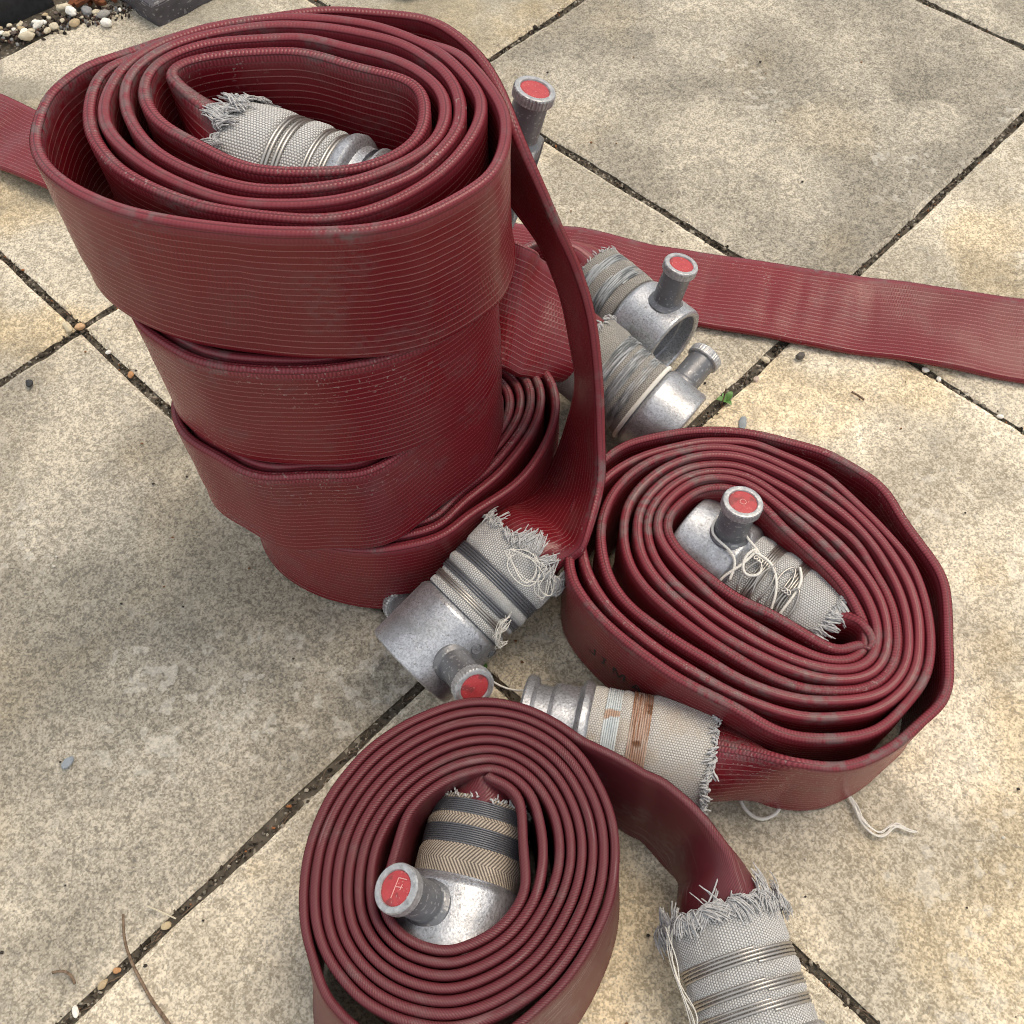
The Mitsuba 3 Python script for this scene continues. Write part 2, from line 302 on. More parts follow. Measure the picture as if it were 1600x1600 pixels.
# loose grit lying in the joints: far too many to count
ico = trimesh.creation.icosphere(subdivisions=0)
def grit(n):
    V, Fc, C = [], [], []; o = 0
    lines = [('u', x, -.4, 1.45) for x in (-.898, -.309, .28)] + [('v', .213, -1.4, -.3), ('v', .232, -.3, .3), ('v', .805, -1.4, .3), ('v', 1.382, -1.2, 0)]
    ln = np.array([l[3] - l[2] for l in lines])
    for _ in range(n):
        l = lines[rng.choice(len(lines), p=ln / ln.sum())]
        t = rng.uniform(l[2], l[3]); w = rng.normal(0, .0026)
        xy = uvw(l[1] + w, t) if l[0] == 'u' else uvw(t, l[1] + w)
        s = rng.uniform(.0006, .0018) * (1.6 if rng.random() < .05 else 1)
        v = ico.vertices * s * rng.uniform(.6, 1.5, 3) + rng.normal(0, .12, (12, 3)) * s
        V.append(v + [xy[0], xy[1], -.0072 + rng.uniform(0, .003)]); Fc.append(ico.faces + o); o += 12
        k = rng.random()
        c = np.array([.05, .042, .033]) * rng.uniform(.5, 2.2) if k < .80 else (np.array([.30, .27, .22]) * rng.uniform(.5, 1.3) if k < .97 else np.array([.30, .13, .06]))
        C.append(np.tile(c, (12, 1)))
    return np.vstack(V), np.vstack(Fc), np.vstack(C)
v, f, c = grit(6500)
scene['joint_grit'] = mikit.ply((v, f), 'grit', color=c); USED.add('joint_grit')
labels['joint_grit'] = {'label': 'loose grit and soil crumbs filling the slab joints', 'kind': 'stuff', 'category': 'grit'}
parts = []
for _ in range(420):
    l = rng.integers(0, 6); t = rng.uniform(-.4, 1.3)
    U, V = [(-.898, t), (-.309, t), (rng.uniform(-1.3, -.3), .213), (rng.uniform(-.3, .25), .232), (rng.uniform(-1.3, .2), .805), (-.309, t)][l]
    p0 = np.r_[uvw(U + rng.normal(0, .002), V + rng.normal(0, .002)), -.006]; a = rng.uniform(0, 2 * np.pi); L = rng.uniform(.006, .02)
    d = np.array([math.cos(a), math.sin(a), rng.uniform(-.1, .35)]); d[:2] = d[:2] * .35 + (UD if abs(V - .213) < 1e-6 or abs(V - .232) < 1e-6 or abs(V - .805) < 1e-6 else VD) * rng.choice([-1, 1]) * .8
    parts.append(tube([p0, p0 + d * L * .5 + [0, 0, .001], p0 + d * L], .00032, 4))
scene['joint_straw'] = mikit.ply(join(parts), 'twig_bark'); USED.add('joint_straw')
labels['joint_straw'] = {'label': 'dry stalks and rootlets caught in the slab joints', 'kind': 'stuff', 'category': 'dry stalks'}

# ------------------------------------------------------------------ fire hoses
HW = .056
def section(te, tm, hw, o):
    """Closed curve of a lay-flat hose (o = 0) opening into a tube (o = 1); returns across, thick, v."""
    pts = []
    for a in np.linspace(-90, 55, 8): pts.append((-hw + te + te * math.sin(math.radians(a)), te * math.cos(math.radians(a))))
    ys = np.linspace(-hw + 2.6 * te, hw - 2.6 * te, 11)
    for y in ys: pts.append((y, tm + (te - tm) * math.exp(-(((hw - te - abs(y)) / .006) ** 2))))
    for a in np.linspace(55, 90, 3): pts.append((hw - te + te * math.sin(math.radians(180 - a if False else a)) , te * math.cos(math.radians(a))))
    p = np.array(pts); p[-3:, 0] = hw - te + te * np.sin(np.radians([35, 62, 90])); p[-3:, 1] = te * np.cos(np.radians([35, 62, 90]))
    p[:8, 0] = -hw + te - te * np.cos(np.radians(np.linspace(0, 125, 8) * .8)); p[:8, 1] = te * np.sin(np.radians(np.linspace(0, 125, 8) * .8))
    half = p; other = p[::-1][1:].copy(); other[:, 1] *= -1
    q = np.vstack([half, other]); 
    v = np.r_[0, np.cumsum(np.linalg.norm(np.diff(q, axis=0), axis=1))]
    return q, v
SEC = {}
def hose_mesh(P, Wd, opening, te=.0042, tm=.0034, hw=HW, wave=None, ortho=True, seed=0, dent=.0016):
    """P centre line, Wd direction across the hose, opening 0 flat .. 1 round."""
    q, v = section(te, tm, hw, 0); R = v[-1] / (2 * np.pi); th = 2 * np.pi * v / v[-1]
    rq = np.stack([-R * np.cos(th), R * np.sin(th)], 1)
    Tn = unit(np.gradient(P, axis=0)); Wn = unit(Wd - Tn * (Wd * Tn).sum(1, keepdims=True)) if ortho else unit(Wd); N = unit(np.cross(Tn, Wn))
    o = np.asarray(opening)[:, None]
    a = (1 - o) * q[:, 0] + o * rq[:, 0]; b = (1 - o) * q[:, 1] + o * rq[:, 1]
    s = np.r_[0, np.cumsum(np.linalg.norm(np.diff(P, axis=0), axis=1))]
    b = b * (1 + .30 * (meshkit.fbm(np.stack([s * 6, s * 0 + seed, s * 0 + .5], -1), 3, seed + 20) - .5))[:, None]
    y = q[:, 0][None] + 0 * s[:, None]
    dn = meshkit.fbm(np.stack([s[:, None] * 17 + 60 * y * .25, y * 24 + seed * 3.3, y * 0], -1), 3, seed + 31) - .5
    b = b + 2 * dent * dn * (1 - (y / hw) ** 2) * (1 - o)
    if wave is not None: b = b + wave[:, None] * (1 - (q[:, 0] / hw)[None] ** 2) * (1 - o)
    V = P[:, None] + a[..., None] * Wn[:, None] + b[..., None] * N[:, None]
    uv = np.stack(np.broadcast_arrays(s[:, None], (v * PER / v[-1])[None]), -1)
    return V.reshape(-1, 3), grid_faces(len(P), len(q)), uv.reshape(-1, 2), (P, Wn, N, s)
def ease(x): x = np.clip(x, 0, 1); return x * x * (3 - 2 * x)
def jacket(key, nodes, mat, open0=0, open1=0, wig=.0012, wave=.0006, step=.004, seed=1, wave_from=99, wave_end=0, **kw):
    """nodes: rows x y z wx wy wz (centre and across direction)."""
    N = dense(nodes, step)
    for _ in range(3): N[1:-1] = .5 * N[1:-1] + .25 * (N[:-2] + N[2:])
    P, Wd = N[:, :3].copy(), unit(N[:, 3:6])
    s = np.r_[0, np.cumsum(np.linalg.norm(np.diff(P, axis=0), axis=1))]
    nz = lambda f, k: meshkit.fbm(np.stack([s * f, s * 0 + k + seed * 5.1, s * 0], -1), 3, seed) - .5
    P = P + Wd * (2 * wig * (nz(9, 1) + 1.2 * nz(2.3, 3)))[:, None]
    op = np.zeros(len(s))
    if open0: op = np.maximum(op, 1 - np.clip(s / open0, 0, 1) ** 1.6)
    if open1: op = np.maximum(op, 1 - np.clip((s[-1] - s) / open1, 0, 1) ** 1.6)
    wv = 2 * wave * nz(22, 9) * (1 + wave_end * np.clip((s - wave_from) / .2, 0, 1))
    v, f, uv, fr = hose_mesh(P, Wd, op, wave=wv, seed=seed, **kw)
    put(key, mikit.ply((v, f), mat, smooth=True, uv=uv))
    return fr
def vert(xy, z):
    xy = np.asarray(xy, float); n = len(xy); z = np.broadcast_to(z, (n,))
    return np.c_[xy, z, np.zeros(n), np.zeros(n), np.ones(n)]
def printing(key, fr, text, s0, height, mat, side, y0=0.0, flip=1):
    """Flat print laid on the face of a hose at the arc length s0."""
    P, Wn, N, s = fr
    tm = meshkit.text_mesh(text, height, .0001); tm = tm.subdivide_to_size(.004); V = np.asarray(tm.vertices)
    q = s0 + flip * V[:, 0]; at = lambda A: np.stack([np.interp(q, s, A[:, k]) for k in range(3)], 1)
    Vn = at(P) + (V[:, 1:2] - height / 2 + y0) * at(Wn) + side * (.0034 + .0006 + V[:, 2:3]) * at(N)
    put(key, mikit.ply((Vn, tm.faces), mat))

def wires(x0, n, r, rw, seg=64, ph=0.0, gap=1.05):
    """One strand wound n times round the sleeve."""
    t = np.linspace(0, n, n * seg + 1); th = 2 * np.pi * t + ph
    x = x0 + (t - n / 2) * rw * 2 * gap
    return tube(np.stack([x, (r + rw * .6) * np.cos(th), (r + rw * .6) * np.sin(th)], 1), rw, 6)
def fray(n, r, lo, hi, seed, dens, fold=.5, thin=.0006):
    """Loose threads of the cut canvas edge, lying in clumps that lean the same way."""
    rg = np.random.default_rng(seed); parts = []; cl = rg.normal(0, 1, (46, 4))
    while len(parts) < n:
        th = rg.uniform(0, 2 * np.pi)
        w = dens(th)
        if rg.random() > w: continue
        c = cl[int(th / (2 * np.pi) * 46) % 46]
        L = rg.uniform(lo, hi) * (.4 + .6 * w) * (1 + .25 * c[3] * .5)
        er = np.array([0, math.cos(th), math.sin(th)]); et = np.array([0, -math.sin(th), math.cos(th)])
        p = np.array([rg.uniform(-.002, .003), 0, 0]) + er * (r + rg.uniform(-.001, .0016))
        back = 1 if (c[0] * .5 + rg.normal(0, .25)) < (fold - .5) * 2 else -1
        d = unit(np.array([-.6, 0, 0]) * (1 if back > 0 else 1.2) + er * (.42 + .2 * c[2]) + et * (.55 * c[1] + rg.normal(0, .16)))
        goal = unit(np.array([back * 1.0, 0, 0]) + et * (.6 * c[1] + rg.normal(0, .18)) - er * (.25 if back > 0 else .35))
        P = [p]
        for k in range(5):
            P.append(P[-1] + d * L / 5); d = unit(d * .5 + goal * .6 + rg.normal(0, .07, 3))
        P = np.array(P); rad = np.hypot(P[:, 1], P[:, 2]); lim = r + .0006 + rg.uniform(0, .003); fix = np.maximum(1, lim / np.maximum(rad, 1e-6)); inside = P[:, 0] > .001
        P[inside, 1:] *= fix[inside, None]
        parts.append(tube(P, np.array([1, 1.1, 1.1, 1.05, 1, .8]) * thin * rg.uniform(.8, 1.3), 5))
    return join(parts)
def lug(base, M, x, phi, rb, knurl, root, mark=None, h=.039):
    """Release lug on the coupling: shaft, cap with a knurled edge, red disc in its face."""
    ML = M @ np.array([[1, 0, 0, x], [0, math.cos(phi), math.sin(phi), 0], [0, -math.sin(phi), math.cos(phi), 0], [0, 0, 0, 1.0]])
    up = np.array([[0, 0, 1, 0], [0, 1, 0, 0], [1, 0, 0, 0], [0, 0, 0, 1.0]]); up[0, 0] = 0
    MU = ML @ np.array([[0, 0, -1, 0], [0, 1, 0, 0], [1, 0, 0, 0], [0, 0, 0, 1.0]])   # local x of the revolve -> radial
    sh = revolve([(rb - .012, .0192), (rb - .002, .0188), (rb + .0006, .0158), (rb + .0020, .0146), (rb + h - .011, .0143), (rb + h - .008, .0143)], 48)
    kl = put(root + '__release_lug', mikit.ply((xf(MU, sh[0]), sh[1]), 'dull_alloy', smooth=40, ))
    prof = [(rb + h - .0100, .0138), (rb + h - .0096, .0162), (rb + h - .0085, .0174), (rb + h - .0016, .0174), (rb + h - .0004, .0166), (rb + h, .0152), (rb + h - .0002, .0126), (rb + h - .0014, .0120)]
    seg = 144; cv, cf, _ = revolve(prof, seg)
    th = np.tile(np.linspace(0, 2 * np.pi, seg + 1), len(prof)); row = np.repeat(np.arange(len(prof)), seg + 1)
    kn = np.where((row >= 2) & (row <= 3), knurl * (np.sign(np.sin(th * 36)) * .5 - .5), 0); rad = np.hypot(cv[:, 1], cv[:, 2]); cv[:, 1:] *= ((rad + kn) / rad)[:, None]
    put(root + '__lug_cap', mikit.ply((xf(MU, cv), cf), 'worn_alloy', smooth=25))
    dv, df, _ = revolve([(rb + h - .0018, .0123), (rb + h - .0013, .0117), (rb + h - .0010, .0100), (rb + h - .0009, .0001)], 40)
    put(root + '__red_disc', mikit.ply((xf(MU, dv), df), 'red_enamel', smooth=True))
    if mark == 'ring':
        t = np.linspace(0, 2 * np.pi, 25); v, f = tube(np.stack([t * 0 + rb + h - .0007, .0026 * np.cos(t), .0026 * np.sin(t)], 1), .0003, 5)
        put(root + '__disc_mark', mikit.ply((xf(MU, v), f), 'faded_mark'))
    if mark == 'F':
        pp = []
        for a, b in (((-.007, -.0015), (.007, .0005)), ((.007, .0005), (.0065, .0075)), ((.001, -.0008), (.0008, .006)), ((-.001, .004), (.003, .005))):
            pp.append(tube([[rb + h - .0006, a[1], a[0]], [rb + h - .0006, b[1], b[0]]], .00035, 5))
        v, f = join(pp); put(root + '__disc_mark', mikit.ply((xf(MU, v), f), 'faded_mark'))
def sleeve_profile(L, r0, r1, pins, flare=.0):
    x = np.linspace(0, L, 90); r = r0 + (r1 - r0) * x / L + .0016 * np.sin(np.pi * x / L) + flare * np.exp(-(x / .012) ** 2)
    for c, w, dp in pins: r = r - dp * np.exp(-((x - c) / w) ** 4)
    inner = np.stack([x[::-1] * 0 + np.linspace(.012, 0, 4).repeat(1)[0], x * 0], 1)[:0]
    pr = np.stack([x, r], 1)
    return np.vstack([[(.014, r[0] - .0030)], [(.0004, r[0] - .0026)], [(-.0004, r[0] - .0013)], pr, [(L + .0005, r[-1] - .002)], [(L - .004, r[-1] - .004)]])
FEM = lambda L, r: [(-.002, r - .009), (-.001, r - .0052), (0, r - .0046), (.0012, r - .0040), (.004, r - .0012), (.007, r), (L * .5, r), (L - .004, r + .0002), (L - .0012, r - .0006), (L, r - .0022), (L - .0002, r - .0058), (L - .002, r - .0072), (L - .016, r - .0074), (L - .0165, r - .0105), (L - .022, r - .011), (L - .030, r - .009), (L - .034, .012), (L - .034, .0002)]
MALE = lambda L, r: [(-.012, r - .004), (-.003, r - .003), (-.001, r + .0012), (.002, r + .003), (.006, r + .0032), (.0085, r + .0016), (.0105, r - .003), (.013, r - .0034), (.017, r - .0034), (L * .52, r - .0034), (L * .56, r - .0045), (L * .60, r - .0072), (L * .80, r - .0076), (L * .83, r - .003), (L * .86, r - .0012), (L - .002, r - .0012), (L, r - .003), (L - .001, r - .010), (L - .02, r - .012), (L - .03, .002)]
def coupling_end(hose, S, M, phi, h_lug=.041, male=False, Lb=.058, rb=.045, sl='grey_canvas', r0=.0445, r1=.042, bands=(), fr=None, lugs=(), knurl=.0007, mark=None, body='cast_aluminium', x_lug=None, flare=0., seed=3, stamps=False, white_ring=False):
    S, M = np.asarray(S), np.asarray(M); L = np.linalg.norm(M - S); A = frame(M - S, S, phi); Ls = L - Lb
    pins = [(b[0], b[1] * b[2] * 1.15 + .0012, .0016 + b[2] * .6) for b in bands]
    v, f, uv = revolve(sleeve_profile(Ls, r0, r1, pins, flare), 96, amp=.0011, seed=seed)
    ks = put(hose + '__canvas_sleeve', mikit.ply((xf(A, v), f), sl, smooth=True, uv=uv))
    prof = sleeve_profile(Ls, r0, r1, pins, flare)
    for x, n, rw, mat in bands:
        r = np.interp(x, prof[3:-2, 0], prof[3:-2, 1]) + .0002
        wv, wf = wires(x, n, r, rw, ph=seed)
        put(ks + '__wire_binding', mikit.ply((xf(A, wv), wf), mat, smooth=True))
    if fr:
        fv, ff = fray(seed=seed, r=r0, **fr); put(ks + '__frayed_edge', mikit.ply((xf(A, fv), ff), 'thread', smooth=True))
    B = A.copy(); B[:3, 3] = S + A[:3, 0] * Ls
    pv, pf, puv = revolve((MALE if male else FEM)(Lb, rb), 96)
    kc = put(hose + '__coupling', mikit.ply((xf(B, pv), pf), body, smooth=35))
    if white_ring:
        t = np.linspace(0, 2 * np.pi, 97); tv, tf = tube(np.stack([t * 0 + Ls - .001, (rb - .0012) * np.cos(t), (rb - .0012) * np.sin(t)], 1), .0022, 8, False)
        put(kc + '__sealing_ring', mikit.ply((xf(A, tv), tf), 'white_cord', smooth=True))
    for k, dphi in enumerate(lugs): lug(hose, B, x_lug if x_lug else Lb * .52, dphi, rb, knurl, kc, mark, h_lug)
    if stamps:
        for a, xx in ((.10, .014), (.62, .008)):
            c = np.array([xx, rb * math.sin(a), rb * math.cos(a)]); er = np.array([0, math.sin(a), math.cos(a)]); et = np.array([0, math.cos(a), -math.sin(a)]); ex = np.array([1.0, 0, 0])
            t = np.linspace(0, 2 * np.pi, 29); pp = [tube(c + er * .0002 + .0046 * (np.cos(t)[:, None] * ex + np.sin(t)[:, None] * et), .0005, 5, False)]
            for d in (-.0014, .0014): pp.append(tube([c + er * .0002 + ex * -.0022 + et * d, c + er * .0002 + ex * .0022 + et * d], .0004, 5))
            pp.append(tube([c + er * .0002 - et * .0014, c + er * .0002 + et * .0014], .0004, 5))
            v, f = join(pp); put(kc + '__stamp', mikit.ply((xf(B, v), f), 'dull_alloy'))
    return A, ks, kc
def bump_at(c, w, base=.12): return lambda th: base + (1 - base) * max(math.exp(-((math.remainder(th - a, 2 * math.pi)) / w) ** 2) for a in c)

ROLL_A = np.array([[-1839,5724],[-1918,5767],[-1997,5811],[-2073,5859],[-2135,5923],[-2141,6008],[-2079,6072],[-1997,6108],[-1910,6132],[-1821,6147],[-1731,6155],[-1641,6159],[-1551,6161],[-1461,6160],[-1371,6153],[-1283,6135],[-1198,6104],[-1118,6063],[-1040,6018],[-962,5974],[-880,5935],[-798,5899],[-715,5864],[-634,5825],[-561,5772],[-509,5699],[-481,5614],[-470,5524],[-470,5434],[-480,5345],[-507,5259],[-555,5182],[-617,5118],[-690,5065],[-771,5026],[-857,4998],[-945,4981],[-1035,4974],[-1125,4971],[-1215,4973],[-1305,4979],[-1395,4990],[-1483,5009],[-1567,5040],[-1646,5084],[-1720,5135],[-1792,5190],[-1863,5244],[-1935,5299],[-2007,5354],[-2075,5412],[-2138,5477],[-2191,5549],[-2234,5628],[-2266,5713],[-2284,5801],[-2286,5891],[-2271,5979],[-2232,6060],[-2172,6127],[-2099,6180],[-2019,6221],[-1933,6249],[-1845,6266],[-1755,6275],[-1666,6283],[-1576,6288],[-1486,6293],[-1396,6295],[-1306,6287],[-1219,6264],[-1135,6231],[-1053,6193],[-971,6157],[-888,6122],[-804,6088],[-723,6049],[-646,6003],[-575,5948],[-509,5886],[-450,5818],[-400,5743],[-364,5661],[-345,5573],[-340,5483],[-348,5393],[-369,5306],[-405,5223],[-456,5149],[-519,5084],[-590,5028],[-665,4979],[-743,4934],[-824,4894],[-908,4863],[-996,4844],[-1086,4833],[-1175,4825],[-1265,4820],[-1356,4821],[-1445,4832],[-1532,4853],[-1617,4884],[-1700,4919],[-1781,4959],[-1860,5003],[-1935,5052],[-2007,5106],[-2076,5164],[-2140,5228],[-2198,5297],[-2249,5371],[-2295,5449],[-2335,5529],[-2367,5613],[-2390,5700],[-2403,5790],[-2403,5879],[-2385,5968],[-2348,6049],[-2295,6122],[-2232,6187],[-2161,6242],[-2084,6288],[-2002,6326],[-1917,6357],[-1831,6383],[-1744,6406],[-1656,6424],[-1566,6436],[-1476,6440],[-1386,6436],[-1297,6424],[-1209,6406],[-1121,6384],[-1035,6359],[-949,6331],[-864,6301],[-781,6266],[-701,6224],[-626,6175],[-556,6118],[-492,6055],[-431,5989],[-374,5919],[-327,5842],[-291,5760],[-266,5673],[-251,5584],[-244,5495],[-249,5405],[-268,5317],[-302,5233],[-346,5155],[-395,5080],[-449,5007],[-510,4941],[-580,4885],[-657,4837],[-737,4797],[-820,4761],[-905,4732],[-993,4712],[-1083,4702],[-1173,4698],[-1263,4700],[-1353,4706],[-1442,4716],[-1531,4733],[-1617,4757],[-1701,4790],[-1782,4830],[-1861,4874],[-1938,4921],[-2013,4970],[-2086,5023],[-2155,5081],[-2222,5142],[-2285,5206],[-2346,5272],[-2401,5343],[-2449,5420],[-2484,5502],[-2507,5590],[-2517,5679],[-2514,5769],[-2501,5858],[-2482,5946],[-2453,6032],[-2410,6111],[-2356,6183],[-2293,6247],[-2222,6302],[-2146,6350],[-2066,6391],[-1983,6426],[-1897,6454],[-1810,6478],[-1722,6498],[-1634,6513],[-1544,6523],[-1454,6526],[-1364,6520],[-1275,6507],[-1186,6490],[-1098,6471],[-1011,6450],[-924,6426],[-839,6396],[-757,6357],[-680,6312],[-604,6263],[-531,6210],[-459,6156],[-393,6095],[-334,6026],[-283,5952],[-236,5875],[-193,5796],[-154,5715],[-125,5630],[-113,5541],[-119,5451],[-138,5363],[-169,5278],[-206,5196],[-249,5117],[-297,5041],[-351,4969],[-411,4901],[-476,4839],[-546,4782],[-618,4728],[-695,4681],[-776,4642],[-861,4612],[-948,4591],[-1037,4578],[-1128,4575],[-1217,4582],[-1307,4595],[-1395,4612],[-1483,4630],[-1571,4651],[-1658,4673],[-1744,4700],[-1828,4734],[-1909,4774],[-1988,4817],[-2065,4864],[-2139,4915],[-2211,4969],[-2281,5026],[-2345,5089],[-2404,5157],[-2456,5231],[-2503,5307],[-2543,5388],[-2574,5473],[-2597,5560],[-2611,5649],[-2619,5739],[-2621,5829],[-2613,5918],[-2591,6006],[-2547,6084],[-2491,6154],[-2434,6224],[-2374,6291],[-2306,6351],[-2234,6404],[-2156,6449],[-2073,6485],[-1988,6515],[-1902,6541],[-1815,6564],[-1727,6583],[-1638,6597],[-1548,6606],[-1458,6609],[-1368,6605],[-1279,6593],[-1190,6576],[-1102,6558],[-1014,6538],[-927,6515],[-841,6488],[-758,6453],[-678,6411],[-601,6364],[-527,6314],[-454,6260],[-384,6204],[-320,6141],[-263,6071],[-212,5997],[-165,5920],[-121,5841],[-80,5761],[-42,5679],[-8,5596],[18,5509],[33,5421],[37,5331],[32,5241],[18,5152],[-4,5064],[-35,4980],[-77,4900],[-134,4831],[-200,4769],[-269,4711],[-341,4656],[-415,4605],[-492,4560],[-574,4521],[-659,4493],[-747,4474],[-837,4463],[-927,4458],[-1017,4456],[-1107,4457],[-1197,4460],[-1287,4465],[-1377,4475],[-1466,4487],[-1555,4501],[-1644,4517],[-1732,4535],[-1820,4554],[-1908,4575],[-1995,4597],[-2081,4623],[-2165,4655],[-2247,4693],[-2327,4735],[-2405,4781],[-2480,4829],[-2554,4882],[-2623,4939],[-2689,5001],[-2749,5068],[-2801,5142],[-2844,5221],[-2874,5306],[-2892,5394],[-2900,5484],[-2902,5574],[-2899,5664],[-2885,5753],[-2854,5837],[-2809,5915],[-2757,5988],[-2700,6058],[-2638,6123],[-2575,6188],[-2517,6257]]) / 1e4
